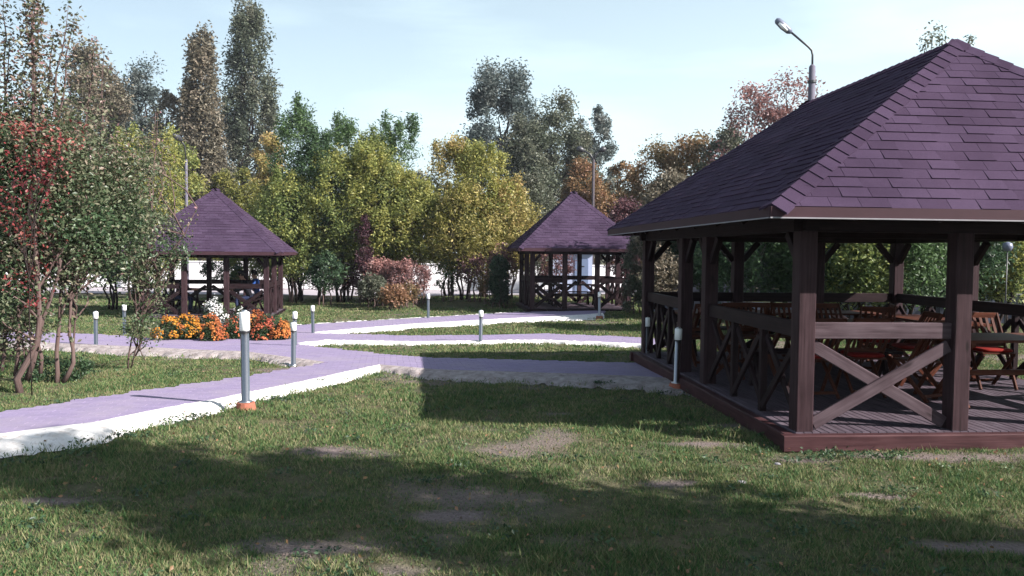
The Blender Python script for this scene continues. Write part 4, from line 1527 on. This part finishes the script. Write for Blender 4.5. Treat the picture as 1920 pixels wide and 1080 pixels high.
# middle row of box elders and friends
MID = [  # px, top, width px, depth, mat, hue, label
    (562, 196, 100, 31, 'leaf_green', .8, 'tall green box elder right of the tallest poplar'),
    (600, 262, 130, 30.5, 'leaf_green', .5, 'dense dark green box elder behind the gap between gazebo and bushes'),
    (548, 330, 110, 29.5, 'leaf_box', .3, 'low yellow green box elder touching the right eave of the left gazebo'),
    (652, 222, 110, 31.5, 'leaf_green', .9, 'rounded green box elder in the middle of the tall green group'),
    (640, 290, 130, 30, 'leaf_box', .4, 'broad olive yellow box elder behind the purple climber'),
    (735, 222, 96, 31.5, 'leaf_green', .75, 'green box elder at the right end of the tall green group'),
    (700, 252, 110, 31, 'leaf_box', .2, 'olive green box elder between two taller green ones'),
    (715, 290, 130, 30, 'leaf_box', .5, 'broad yellow green box elder above the pinkish shrubs'),
    (775, 330, 90, 29.5, 'leaf_box', .55, 'lower yellow green box elder right of the pinkish shrubs'),
    (842, 262, 96, 31, 'leaf_gold', .6, 'golden box elder with a thin pink top left of the tall willow like tree'),
    (905, 272, 110, 30, 'leaf_box', .6, 'yellow green box elder in front of the tall willow like tree'),
    (870, 350, 120, 29, 'leaf_gold', .45, 'bright yellow low box elder behind the soil mound'),
    (955, 340, 90, 30, 'leaf_gold', .7, 'orange yellow box elder left of the rear gazebo roof'),
    (1000, 330, 90, 33, 'leaf_poplar', .5, 'grey green box elder behind the left slope of the rear gazebo roof'),
    (515, 350, 80, 33, 'leaf_box', .5, 'olive box elder behind the right slope of the left gazebo roof'),
    (300, 260, 80, 31, 'leaf_box', .65, 'slim yellow green tree rising left of the left gazebo roof'),
    (250, 250, 60, 30, 'leaf_box', .55, 'yellow tipped sapling behind the left foreground shrubs'),
    (210, 350, 90, 27, 'leaf_green', .5, 'dark green shrub tree on several trunks left of the left gazebo'),
    (130, 330, 120, 28, 'leaf_green', .6, 'green tree behind the leaning foreground trunks'),
    (1250, 330, 90, 24, 'leaf_poplar_brown', .5, 'brownish tree seen through the far bay of the large pavilion'),
    (1170, 380, 50, 30, 'leaf_purple', .6, 'purple brown bush tree between the rear gazebo and the large pavilion'),
    (1395, 360, 120, 19, 'leaf_green', .5, 'dark green tree with pale forked stems behind the large pavilion'),
    (1330, 380, 90, 23, 'leaf_green', .4, 'dark tree behind the entrance of the large pavilion'),
    (1520, 370, 130, 18.5, 'leaf_green', .6, 'dark green tree behind the corner post of the large pavilion'),
    (1600, 380, 130, 18, 'leaf_box', .15, 'green leafy tree filling the left half of the front bay view'),
    (1700, 375, 140, 18, 'leaf_green', .85, 'sunlit green tree filling the right half of the front bay view'),
    (1800, 370, 120, 19, 'leaf_green', .5, 'dark green tree behind the second front post of the large pavilion'),
    (1290, 400, 120, 24, 'leaf_green', .1, 'added tree with shade dark leaves just in front of the fence behind the pavilion entrance'),  # added layer down to the fence: blocks bright gaps, shade put into leaf hue
    (1460, 400, 130, 22.5, 'leaf_green', .15, 'added tree with shade dark leaves behind the front corner post, close to the fence'),
    (1560, 400, 130, 21.5, 'leaf_green', .1, 'added tree with the darkest shade in its leaves behind the left half of the front bay'),
    (1660, 395, 130, 21.5, 'leaf_green', .15, 'added shade dark tree behind the middle of the front bay'),
    (1760, 395, 130, 21, 'leaf_green', .1, 'added shade dark tree behind the second front post, close to the fence'),
    (1860, 395, 130, 21, 'leaf_green', .2, 'added shade dark tree at the right edge, close to the fence'),
    (1880, 380, 100, 20, 'leaf_box', .4, 'yellowish young tree behind the pavilion at the right edge'),
]
for px, top, w, D, mat, hu, lab in MID:
    if px < 1030 and D >= 28.5:
        D += 1.8
    b, H = place(px, D, top)
    rad = w / 2 / F * D * 1.18
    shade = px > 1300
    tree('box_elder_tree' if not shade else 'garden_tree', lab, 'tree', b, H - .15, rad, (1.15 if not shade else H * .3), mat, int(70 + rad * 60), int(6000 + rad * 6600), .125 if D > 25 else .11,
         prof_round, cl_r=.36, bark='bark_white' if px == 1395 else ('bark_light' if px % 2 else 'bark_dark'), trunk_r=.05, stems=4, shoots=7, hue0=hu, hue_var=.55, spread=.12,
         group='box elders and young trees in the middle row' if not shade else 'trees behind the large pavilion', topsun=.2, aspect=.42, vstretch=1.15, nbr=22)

# shrubs of the bed
SHR = [  # px, base py, top py, width, mat, hue, label, category
    (683, 560, 408, 26, 'leaf_purple', .4, 'narrow purple climber column standing in the shrub bed', prof_col, 2600),
    (935, 577, 482, 32, 'leaf_green', .15, 'dark columnar bush left of the rear gazebo', prof_col, 3000),
    (940, 560, 462, 50, 'leaf_pink', .6, 'pinkish fluffy shrub behind the dark columnar bush', prof_round, 900),
    (645, 556, 486, 60, 'leaf_purple', .5, 'low purple bush left of the climber column', prof_round, 1100),
    (715, 562, 488, 50, 'leaf_pink', .7, 'pink feathery shrub right of the climber column', prof_vase, 1500),
    (752, 563, 494, 46, 'leaf_pink', .55, 'pink grey feathery shrub between two pink shrubs', prof_vase, 1300),
    (788, 560, 500, 34, 'leaf_pink', .5, 'rightmost pink feathery shrub in the bed', prof_vase, 900),
    (700, 578, 520, 50, 'leaf_poplar', .6, 'grey green shrub at the foot of the pink shrubs', prof_round, 900),
    (740, 582, 540, 50, 'leaf_orange', .95, 'small rusty red shrub low at the front of the bed', prof_round, 700),
    (765, 578, 535, 40, 'leaf_orange', .4, 'straw coloured low shrub right of the rusty red shrub', prof_round, 500),
    (890, 555, 478, 70, 'leaf_purple', .7, 'dark red leaved shrub on the soil mound', prof_vase, 700),
    (840, 553, 490, 50, 'leaf_green', .5, 'thin dark shrub left of the soil mound', prof_vase, 380),
    (920, 560, 500, 46, 'leaf_orange', .5, 'reddish thin shrub between mound and columnar bush', prof_vase, 350),
    (1040, 560, 458, 66, 'leaf_purple', .8, 'dark red leaved shrub seen through the rear gazebo', prof_vase, 1400),
    (560, 560, 470, 60, 'leaf_box', .35, 'yellow green bush right behind the left gazebo corner', prof_round, 1600),
    (610, 562, 480, 70, 'leaf_green', .4, 'dark spreading bush left of the shrub bed', prof_round, 1800),
    (425, 560, 480, 90, 'leaf_green', .5, 'dark bush seen through the middle of the left gazebo', prof_round, 1500),
    (470, 560, 470, 80, 'leaf_box', .35, 'yellow green bush seen through the right bay of the left gazebo', prof_round, 2000),
    (1190, 590, 440, 42, 'leaf_poplar', .4, 'grey climber shrub beside the far corner of the large pavilion', prof_col, 1500),
    (1240, 600, 470, 60, 'leaf_poplar_brown', .7, 'pale spiky shrub seen through the far bay of the large pavilion', prof_round, 1500),
]
for px, pb, pt, w, mat, hu, lab, pr_, nl in SHR:
    if 600 < px < 960 and pb < 570:
        pb += 12
    b = hit(px, pb)
    H = (pb - pt) / F * b.y
    rad = w / 2 / F * b.y
    tree('shrub', lab, 'shrub', b, H, rad, H * (.08 if pr_ in (prof_col,) else .35), mat, 30 + int(nl / 50), int(nl * 2.2), .11 if w > 40 else .09, pr_, cl_r=.2 if pr_ is not prof_col else .16,
         bark='bark_light', trunk_r=.028, stems=7 if pr_ is prof_vase else 3, hue0=hu, hue_var=.5, group='shrubs around the lawn', spread=.22, nbr=14, wob=.05, aspect=.42)
for px, pb, pt, lab in ((745, 562, 470, 'slender bare stemmed sapling in the pink shrubs'), (985, 562, 440, 'thin leaning sapling just left of the rear gazebo'), (1015, 562, 450, 'thin sapling behind the left post of the rear gazebo')):
    b = hit(px, pb)
    H = (pb - pt) / F * b.y
    tree('sapling', lab, 'sapling', b, H, .35, H * .5, 'leaf_orange', 10, 160, .09, prof_round, cl_r=.2, bark='bark_dark', trunk_r=.025, stems=2, group='saplings', nbr=6, spread=.2)

# distant wood closing the horizon
nF = 34000
th_ = rng.uniform(-1.0, 1.0, nF)
Rr = rng.uniform(84, 96, nF)
fx = np.sin(th_) * Rr; fy = np.cos(th_) * Rr
hmax = 6.5 + 3.5 * vnoise(th_ * 18 + 5, th_ * 0 + 2) + 1.6 * vnoise(th_ * 70 + 5, th_ * 0 + 9)
fz = rng.random(nF) ** .7 * hmax - .5
o = link('distant_wood', leaf_mesh('distant_wood', np.stack([fx, fy, fz], -1), .9, vnoise(th_ * 30, fz * .5), M['leaf_poplar'], .6), None, 'stuff')
tag(o, 'far mass of grey green trees closing the horizon behind everything', 'wood')


# ------------------------------------------------------------------ left foreground shrub trees (pear like, glossy leaves)
def big_shrub(label, base, stems, blobs, n_leaf, mat, leaf=.06, shoots=(), group='foreground shrub trees at the left', bark='bark_light', aspect=.55, cl_r=.40, name='shrub_tree', nb=70, tw=1.0):
    root = thing(name, label, 'tree', base, 0, group)
    tb = MB()
    ends = []
    for pts, r0 in stems:
        n = len(pts)
        tb.tube([Vector(p) for p in pts], [r0 * .8 * (1 - .7 * i / (n - 1)) for i in range(n)], 9)
        ends.append([Vector(p) for p in pts])
    cl = []
    for (x, y, z, rx, ry, rz_, n) in blobs:
        for _ in range(n):
            v = Vector((random.gauss(0, 1), random.gauss(0, 1), random.gauss(0, 1))).normalized() * random.random() ** .45
            cl.append((x + v.x * rx, y + v.y * ry, z + v.z * rz_))
    for c_ in random.sample(cl, min(len(cl), nb)):
        e = random.choice(ends)
        zz = c_[2] * random.uniform(.5, .85)
        k_ = min(range(len(e)), key=lambda i: abs(e[i].z - zz))
        tb.tube(branch_path(e[k_], c_, .08, 4), [.014 * tw, .012 * tw, .009 * tw, .006 * tw, .003 * tw], 5, cap=False)
    cen = []
    hu = []
    for (x0_, y0_, z0_, x1_, y1_, z1_, n) in shoots:
        P_, Q_ = Vector((x0_, y0_, z0_)), Vector((x1_, y1_, z1_))
        tb.tube(branch_path(P_, Q_, .02, 5), [.014, .012, .01, .008, .005, .002], 5, cap=False)
        f = rng.random(n)
        w_sh = .10 * (1.15 - f)[:, None] + .03
        cen.append(np.array(P_) + (np.array(Q_) - np.array(P_)) * f[:, None] + rng.normal(size=(n, 3)) * w_sh)
        hu.append(np.full(n, .85) + rng.normal(size=n) * .1)
    tb.build('trunk', M[bark], root, True)
    c = np.array(cl); n_cl = len(cl)
    ids = rng.integers(0, n_cl, n_leaf)
    g = rng.normal(size=(n_leaf, 3)) * .5
    sc = cl_r * (.5 + .9 * rng.random(n_cl))
    cen.append(c[ids] + g * sc[ids][:, None])
    hcl = np.clip(.46 + (rng.random(n_cl) - .5) * .5 + 1.0 * (vnoise(c[:, 0] * 1.6 + 9, c[:, 2] * 1.6) - .5), 0, 1)
    hu.append(hcl[ids] + rng.normal(size=n_leaf) * .08)
    cen = np.concatenate(cen); hu = np.concatenate(hu)
    link('crown', leaf_mesh('crown', cen, leaf, hu, M[mat], aspect, .5), root)
    return root


def rel(base, pts, D=None):
    """pixel polyline at the depth of base -> local points"""
    b = Vector(base)
    out_ = []
    for px, py, dd in pts:
        p = at(px, py, b.y + dd)
        out_.append(p - b)
    return out_


bA = hit(42, 736)
stA = [(rel(bA, [(38, 738, 0), (32, 710, 0), (50, 680, .02), (70, 640, .05), (74, 600, .05), (72, 540, .1), (66, 450, .1), (64, 330, .1), (62, 150, .1), (60, 20, .1)]), .055),
       (rel(bA, [(50, 712, .2), (62, 680, .2), (72, 640, .2), (80, 600, .25), (95, 560, .3), (110, 510, .3), (118, 430, .4), (125, 320, .4)]), .042),
       (rel(bA, [(28, 705, .1), (34, 670, .1), (35, 600, .1), (32, 500, .2), (22, 380, .2), (15, 250, .2)]), .03),
       (rel(bA, [(76, 700, .5), (78, 670, .5), (70, 640, .5), (72, 560, .5), (74, 420, .5), (80, 300, .5)]), .035)]
bl = lambda px, py, dd, rx, rz_, n, b: (*(at(px, py, b.y + dd) - b), rx, .55, rz_, n)
big_shrub('tall leaning multi stemmed shrub tree at the far left with olive leaves', bA, stA,
          [bl(45, 330, .2, .75, .9, 60, bA), bl(80, 275, .3, .55, .6, 36, bA), bl(20, 480, .2, .5, .6, 40, bA), bl(110, 420, .5, .6, .5, 44, bA), bl(12, 280, .3, .45, .6, 22, bA), bl(20, 600, .2, .28, .35, 18, bA)],
          25000, 'leaf_bush', .058,
          shoots=[tuple(at(64, 190, bA.y + .1) - bA) + tuple(at(60, -20, bA.y + .1) - bA) + (700,),
                  tuple(at(60, 230, bA.y + .2) - bA) + tuple(at(72, -10, bA.y + .2) - bA) + (500,),
                  tuple(at(70, 220, bA.y + .2) - bA) + tuple(at(48, 5, bA.y + .2) - bA) + (200,),
                  tuple(at(100, 220, bA.y + .3) - bA) + tuple(at(128, 12, bA.y + .3) - bA) + (260,),
                  tuple(at(110, 220, bA.y + .3) - bA) + tuple(at(142, 25, bA.y + .4) - bA) + (200,),
                  tuple(at(90, 180, bA.y + .3) - bA) + tuple(at(100, 60, bA.y + .4) - bA) + (160,),
                  tuple(at(12, 200, bA.y + .2) - bA) + tuple(at(8, -20, bA.y + .2) - bA) + (330,),
                  tuple(at(2, 250, bA.y + .2) - bA) + tuple(at(20, 60, bA.y + .2) - bA) + (160,)])
bB = hit(115, 718)
stB = [(rel(bB, [(106, 722, 0), (108, 700, 0), (106, 660, 0), (112, 600, 0), (114, 540, .05), (118, 440, .1), (124, 300, .1)]), .042),
       (rel(bB, [(118, 720, .0), (130, 698, 0), (138, 680, 0), (137, 655, .02), (130, 625, .02), (133, 560, .05), (138, 480, .1), (150, 350, .2)]), .042),
       (rel(bB, [(132, 700, .3), (137, 660, .3), (141, 600, .3), (146, 520, .3), (160, 400, .3)]), .022)]
big_shrub('shrub tree with two S bent trunks right of the leaning stems at the left', bB, stB,
          [bl(150, 315, .3, .6, .6, 46, bB), bl(190, 380, .4, .7, .6, 56, bB), bl(130, 470, .2, .5, .4, 40, bB), bl(205, 440, .5, .4, .45, 26, bB), bl(225, 330, .5, .35, .5, 14, bB)],
          20000, 'leaf_bush', .058,
          shoots=[tuple(at(160, 250, bB.y + .3) - bB) + tuple(at(178, 70, bB.y + .3) - bB) + (200,),
                  tuple(at(190, 280, bB.y + .3) - bB) + tuple(at(196, 90, bB.y + .3) - bB) + (160,)])
bC = hit(246, 693)
stC = [(rel(bC, [(240, 692, 0), (241, 668, 0), (250, 620, 0), (262, 560, 0), (283, 480, 0), (286, 400, 0), (286, 300, 0), (292, 210, 0)]), .018),
       (rel(bC, [(246, 690, .05), (256, 650, .05), (266, 600, .05), (276, 540, .05), (280, 440, .05)]), .016),
       (rel(bC, [(254, 668, .1), (266, 640, .1), (260, 600, .1), (256, 540, .1), (258, 460, .1)]), .014),
       (rel(bC, [(272, 676, .1), (262, 655, .1), (268, 600, .1), (300, 520, .1), (345, 440, .1), (370, 390, .1)]), .01)]
big_shrub('thin many stemmed sapling in the left grass island before the left gazebo', bC, stC,
          [bl(270, 600, .1, .22, .35, 24, bC), bl(255, 500, .1, .3, .45, 34, bC), bl(290, 420, .1, .3, .5, 34, bC), bl(230, 430, .2, .35, .5, 16, bC), bl(285, 300, .1, .18, .5, 22, bC), bl(325, 470, .1, .25, .25, 14, bC), bl(290, 530, .1, .2, .3, 16, bC)],
          6500, 'leaf_bush', .052, cl_r=.18,
          shoots=[tuple(at(288, 330, bC.y) - bC) + tuple(at(296, 205, bC.y) - bC) + (150,), tuple(at(300, 520, bC.y) - bC) + tuple(at(372, 385, bC.y) - bC) + (60,)])
bD = hit(5, 700)
stD = [(rel(bD, [(2, 705, 0), (8, 660, 0), (12, 600, 0), (-5, 500, 0), (-15, 380, 0)]), .035)]
big_shrub('reddish leaved bush cut by the left edge of the photo', bD, stD,
          [bl(5, 590, .1, .35, .5, 40, bD), bl(-30, 450, .1, .6, .8, 50, bD), bl(-40, 250, .1, .6, .8, 40, bD)], 9000, 'leaf_purple', .06)
# crimson creeper through the left shrub
bE = hit(60, 742)
stE = [(rel(bE, [(60, 742, 0), (58, 680, -.05), (55, 600, -.1), (55, 520, -.2), (60, 430, -.25), (72, 340, -.3), (80, 270, -.3)]), .009)]
big_shrub('crimson leaved creeper climbing through the left foreground shrub tree', bE, stE,
          [bl(75, 310, -.1, .24, .18, 16, bE), bl(55, 350, -.1, .18, .2, 12, bE), bl(48, 420, -.1, .16, .28, 12, bE), bl(115, 258, -.1, .22, .07, 7, bE), bl(35, 240, -.1, .2, .07, 6, bE), bl(28, 500, -.1, .13, .2, 5, bE), bl(40, 560, -.1, .1, .25, 4, bE)],
          1000, 'leaf_red', .05, cl_r=.2, name='creeper', bark='bark_dark', nb=12, tw=.5)
# low weeds at the trunks
for px, py, lab in ((75, 716, 'dark leafy weeds between the leaning trunks at the left'), (135, 712, 'small weeds at the foot of the S bent trunks')):
    b = hit(px, py)
    tree('weed_clump', lab, 'plant', b, .3, .26, .02, 'leaf_green', 20, 900, .05, prof_round, cl_r=.12, trunk_r=.008, stems=4, group='weeds', nbr=4)

# ------------------------------------------------------------------ flower bed
def flower_bush(px, pb, pt, w, mat, label, nfl, dens=1700, up=.2):
    b = hit(px, pb)
    H = (pb - pt) / F * b.y
    r = w / 2 / F * b.y
    root = thing('flower_bush', label, 'flowers', b, 0, 'flower bushes in the bed before the left gazebo')
    n = dens
    v = rng.normal(size=(n, 3)); v /= np.linalg.norm(v, axis=1)[:, None]; v[:, 2] = np.abs(v[:, 2])
    v *= (rng.random(n) ** .35)[:, None]
    lump = 1 + .22 * (vnoise(v[:, 0] * 3 + px, v[:, 1] * 3 + 7) - .5)[:, None]
    cen = v * np.array([r, r, H]) * .95 * lump
    cen[:, 2] = np.maximum(cen[:, 2], .02)
    link('foliage', leaf_mesh('foliage', cen * np.array([1.04, 1.04, 1.06]), .06, rng.random(n) * .6 + .1, M['leaf_flower'], .35), root)
    st_ = MB()
    for _ in range(10):
        a = random.uniform(0, 2 * pi); q_ = random.random() * .8
        st_.tube([(0, 0, -.03), (cos(a) * r * q_ * .5, sin(a) * r * q_ * .5, H * .5), (cos(a) * r * q_, sin(a) * r * q_, H * .85)], .006, 5, cap=False)
    st_.build('stems', M['bark_light'], root)
    m = nfl
    v = rng.normal(size=(m * 3, 3)); v /= np.linalg.norm(v, axis=1)[:, None]; v[:, 2] = np.abs(v[:, 2])
    keep = (v[:, 2] > up) & (vnoise(v[:, 0] * 2.2 + px * .1, v[:, 2] * 2.2 + v[:, 1]) > .47)
    v = v[keep][:m]
    lump = 1 + .22 * (vnoise(v[:, 0] * 3 + px, v[:, 1] * 3 + 7) - .5)[:, None]
    cen = v * np.array([r, r, H]) * 1.0 * lump * (1 + rng.normal(size=(len(v), 1)) * .05)
    m = len(cen)
    hue = np.clip(vnoise(v[:, 0] * 2 + 3, v[:, 1] * 2 + px) + rng.normal(size=m) * .1, 0, 1)
    # hexagonal flower heads facing outwards, slightly cupped
    nr = v + rng.normal(size=v.shape) * .35; nr /= np.linalg.norm(nr, axis=1)[:, None]
    tg = np.cross(nr, rng.normal(size=v.shape)); tg /= np.linalg.norm(tg, axis=1)[:, None]
    bt = np.cross(nr, tg)
    R_ = .021 * (.7 + .7 * rng.random(m))[:, None]
    V = [cen + nr * R_ * .9]
    for k_ in range(6):
        a = k_ * pi / 3
        V.append(cen + (tg * cos(a) + bt * sin(a)) * R_ + nr * R_ * .2)
    V = np.stack(V, 1)
    base = (np.arange(m) * 7)[:, None, None]
    tri = np.array([(0, 1 + k_, 1 + (k_ + 1) % 6) for k_ in range(6)])[None] + base
    fo = link('blossoms', array_mesh('blossoms', V.reshape(-1, 3), tri.reshape(-1, 3), M[mat], {'rnd': np.repeat(rng.random(m), 6), 'hue': np.repeat(hue, 6)}), root)
    fo['kind'] = 'stuff'
    return root


FB = [
    (450, 632, 586, 70, 'fl_rust', 'dusky red flowering bush behind the others in the bed centre', 220),
    (405, 618, 563, 62, 'fl_white', 'white aster bush at the back of the flower bed, the tallest one', 420),
    (448, 622, 572, 26, 'fl_white', 'small white aster clump just left of the near bollard top', 90),
    (385, 625, 588, 60, 'fl_orange', 'orange flower bush in front of the left post of the left gazebo', 420),
    (350, 632, 592, 52, 'fl_yellow', 'amber flower bush second from the left in the bed', 400),
    (312, 640, 596, 56, 'fl_yellow', 'yellow orange flower bush at the left end of the bed', 380),
    (332, 638, 606, 40, 'fl_orange', 'small orange flower bush tucked beside the left end bush', 260),
    (400, 642, 606, 52, 'fl_orange', 'bright orange round bush at the front edge of the bed', 420),
    (355, 640, 612, 34, 'fl_yellow', 'low amber tuft at the front edge of the bed', 120),
    (440, 638, 604, 44, 'fl_rust', 'mostly green bush left of the near bollard', 90),
    (478, 632, 585, 60, 'fl_orange', 'orange rust bush just right of the near bollard', 420),
    (505, 636, 586, 58, 'fl_rust', 'rust red flower bush near the right end of the bed', 480),
    (526, 640, 600, 40, 'fl_orange', 'orange flower bush at the right end of the bed', 420),
    (490, 641, 612, 40, 'fl_rust', 'low rust tuft at the front right of the bed', 160),
]
for f_ in FB:
    flower_bush(*f_)

# ------------------------------------------------------------------ air
hm = bpy.data.materials.new('pale_air')
hm.use_nodes = True
hn = hm.node_tree.nodes; hn.clear()
ho = hn.new('ShaderNodeOutputMaterial'); pvn = hn.new('ShaderNodeVolumePrincipled')
pvn.inputs['Color'].default_value = (.82, .86, 1.0, 1)
pvn.inputs['Density'].default_value = .0003
hm.node_tree.links.new(pvn.outputs[0], ho.inputs['Volume'])
mb = MB(); mb.box((0, 610, 14), (1700, 1340, 32))
mb.build('haze', hm, None, kind='stuff')

# ------------------------------------------------------------------ trees behind the camera that shade the foreground
for i, (x, y, H, r, z0, lab) in enumerate([
    (6.0, 1.9, 7.0, .75, 5.2, 'tallest slim tree right of the photographer, shading the lawn farthest left'),
    (6.7, 2.2, 5.9, .9, 3.4, 'second slim tree right of the photographer with a high crown'),
    (7.9, 2.05, 5.2, 1.0, 2.9, 'third tree in the row right of the photographer'),
    (9.9, 1.45, 4.9, 1.0, 2.7, 'fourth tree in the row right of the photographer'),
    (11.6, .95, 4.8, 1.0, 2.5, 'farthest tree in the row right of the photographer'),
    (5.6, .7, 3.9, .85, 2.0, 'short tree just behind the row right of the photographer'),
]):
    tree('shade_tree', lab, 'tree', (x, y, -.15), H, r, z0, 'leaf_box', 70, 4600, .15, prof_col, cl_r=.36, trunk_r=.07, group='trees beside the photographer', nbr=30)

# ------------------------------------------------------------------ grass
def lawn(n, ymin, ymax, power, hgt, name, widthf=.0):
    u_ = rng.random(n)
    # density falls as y**-power
    a = 2 - power
    y = (ymin ** a + u_ * (ymax ** a - ymin ** a)) ** (1 / a)
    x = (rng.random(n) * 2 - 1) * (y * .70 + .3)
    s_ = soil(x, y)
    dens = 1 - s_ * .93
    cl = vnoise(x * 5, y * 5) * .6 + vnoise(x * 17, y * 17) * .4
    keep = (rng.random(n) < dens * np.clip(cl * 2.1 - .25, .15, 1)) & ~on_path(x, y) & ~(on_kerb(x, y) & (rng.random(n) < .88))
    # not under the decks
    for P_, an, W_, L_ in ((P0, ANG, Wb, Lb), (P_L, angL, WL, WL), (P_R, angR, WR, WR)):
        lx = (x - P_.x) * cos(an) + (y - P_.y) * sin(an); ly = -(x - P_.x) * sin(an) + (y - P_.y) * cos(an)
        keep &= ~((lx > -.21) & (lx < W_ + .21) & (ly > -.21) & (ly < L_ + .21))
    x, y, cl, s_ = x[keep], y[keep], cl[keep], s_[keep]
    m = len(x)
    z = terrain(x, y) + (vnoise(x * 4, y * 4) - .5) * .025 + (vnoise(x * 1.1, y * 1.1) - .5) * .03
    h = hgt * (.35 + 1.0 * rng.random(m)) * (.35 + 1.2 * cl) * (.6 + .8 * vnoise(x * 1.7 + 5, y * 1.7)) * (1 - .5 * s_) * (1 + (y - ymin) * .01)
    tuft = rng.random(m) < .03
    h = np.where(tuft, h * 2.1, h)
    w = (.0036 + .0017 * rng.random(m)) * np.maximum(1, y / 6.0)
    an = rng.random(m) * 2 * pi
    ln = rng.random(m) * 2 * pi
    lk = h * (.25 + .9 * rng.random(m))
    dx, dy = np.cos(an) * w, np.sin(an) * w
    v = np.stack([np.stack([x - dx, y - dy, z - .005], -1), np.stack([x + dx, y + dy, z - .005], -1),
                  np.stack([x + np.cos(ln) * lk, y + np.sin(ln) * lk, z + h], -1)], 1)
    me = array_mesh(name, v.reshape(-1, 3), np.arange(m * 3).reshape(m, 3), M['blade'], {'rnd': rng.random(m)})
    o_ = link(name, me, None, 'stuff')
    return tag(o_, 'short patchy autumn lawn grass with dry straw coloured spots', 'grass')


lawn(1120000, 3.2, 34, 1.75, .029, 'grass')

# crumbs of soil on the bare patches
nc = 30000
yy = 3.3 + rng.random(nc) ** 1.3 * 9; xx = (rng.random(nc) * 2 - 1) * yy * .68
k = (soil(xx, yy) > .35) & ~on_path(xx, yy) & (rng.random(nc) < .5)
xx, yy = xx[k], yy[k]
m = len(xx)
rr = (.003 + .010 * rng.random(m) ** 3)[:, None]
cc = np.stack([xx, yy, terrain(xx, yy) + .006], -1)
tv = np.stack([cc + rr * (np.array(d) + rng.normal(size=(m, 3)) * .25) for d in ((1, 0, -.5), (-.5, .87, -.5), (-.5, -.87, -.5), (0, 0, .8))], 1)
tf = np.array([(0, 1, 3), (1, 2, 3), (2, 0, 3)])[None] + (np.arange(m) * 4)[:, None, None]
o = link('soil_crumbs', array_mesh('soil_crumbs', tv.reshape(-1, 3), tf.reshape(-1, 3), M['soil_crumb']), None, 'stuff')
tag(o, 'crumbs of dry soil and grit on the bare patches of the lawn', 'soil')
# broad leaved weeds in clumps
nw = 190
wy = 3.4 + rng.random(nw) ** 1.2 * 10; wx = (rng.random(nw) * 2 - 1) * wy * .66
extra_ = [tuple(hit(a, b))[:2] for a, b in ((1530, 862), (1560, 856), (1600, 858), (1640, 862), (1500, 868), (1420, 850), (1700, 862), (250, 822), (330, 800), (520, 752), (60, 870), (150, 850), (1330, 870))] * 3
wx = np.concatenate([wx, [e[0] + random.uniform(-.12, .12) for e in extra_]]); wy = np.concatenate([wy, [e[1] + random.uniform(-.05, .05) for e in extra_]])
k = ~on_path(wx, wy)
wx, wy = wx[k], wy[k]
cen = []
for x, y in zip(wx, wy):
    m = random.randint(10, 34)
    c_ = rng.normal(size=(m, 3)) * np.array([.05, .05, 0]) + np.array([x, y, 0])
    c_[:, 2] = terrain(c_[:, 0], c_[:, 1]) + .01 + rng.random(m) * .045
    cen.append(c_)
cen = np.concatenate(cen)
o = link('lawn_weeds', leaf_mesh('lawn_weeds', cen, .034, vnoise(cen[:, 0] * 2, cen[:, 1] * 2), M['leaf_green'], .5), None, 'stuff')
tag(o, 'low broad leaved weeds growing in clumps through the lawn', 'weeds')

# fallen leaves and pebbles
n = 900
yy = 3.6 + rng.random(n) ** 1.3 * 9; xx = (rng.random(n) * 2 - 1) * yy * .66
k = ~on_path(xx, yy)
xx, yy = xx[k], yy[k]
o = link('fallen_leaves', leaf_mesh('fallen_leaves', np.stack([xx, yy, terrain(xx, yy) + .035], -1), .032, rng.random(len(xx)) * .7 + .3, M['leaf_orange'], .6), None, 'stuff')
tag(o, 'scattered small fallen yellow leaves lying on the lawn', 'leaves')
for px, py, s_, lab in ((1390, 908, .03, 'small grey stone on the lawn below the pavilion corner'), (1458, 872, .022, 'pale stone beside the left end of the front rim beam')):
    b = hit(px, py)
    mb = MB()
    for i in range(5):
        ph = pi * i / 4
        for k_ in range(8):
            a = 2 * pi * k_ / 8
            rr = s_ * (1 + random.uniform(-.18, .18))
            mb.v.append((sin(ph) * cos(a) * rr * 1.3, sin(ph) * sin(a) * rr, cos(ph) * rr * .6 + s_ * .4))
    for i in range(4):
        for k_ in range(8):
            k2 = (k_ + 1) % 8
            mb.face((i * 8 + k_, (i + 1) * 8 + k_, (i + 1) * 8 + k2, i * 8 + k2))
    o = mb.build('stone', M['pole_concrete'])
    o.location = b
    tag(o, lab, 'stone', 'stones on the lawn')
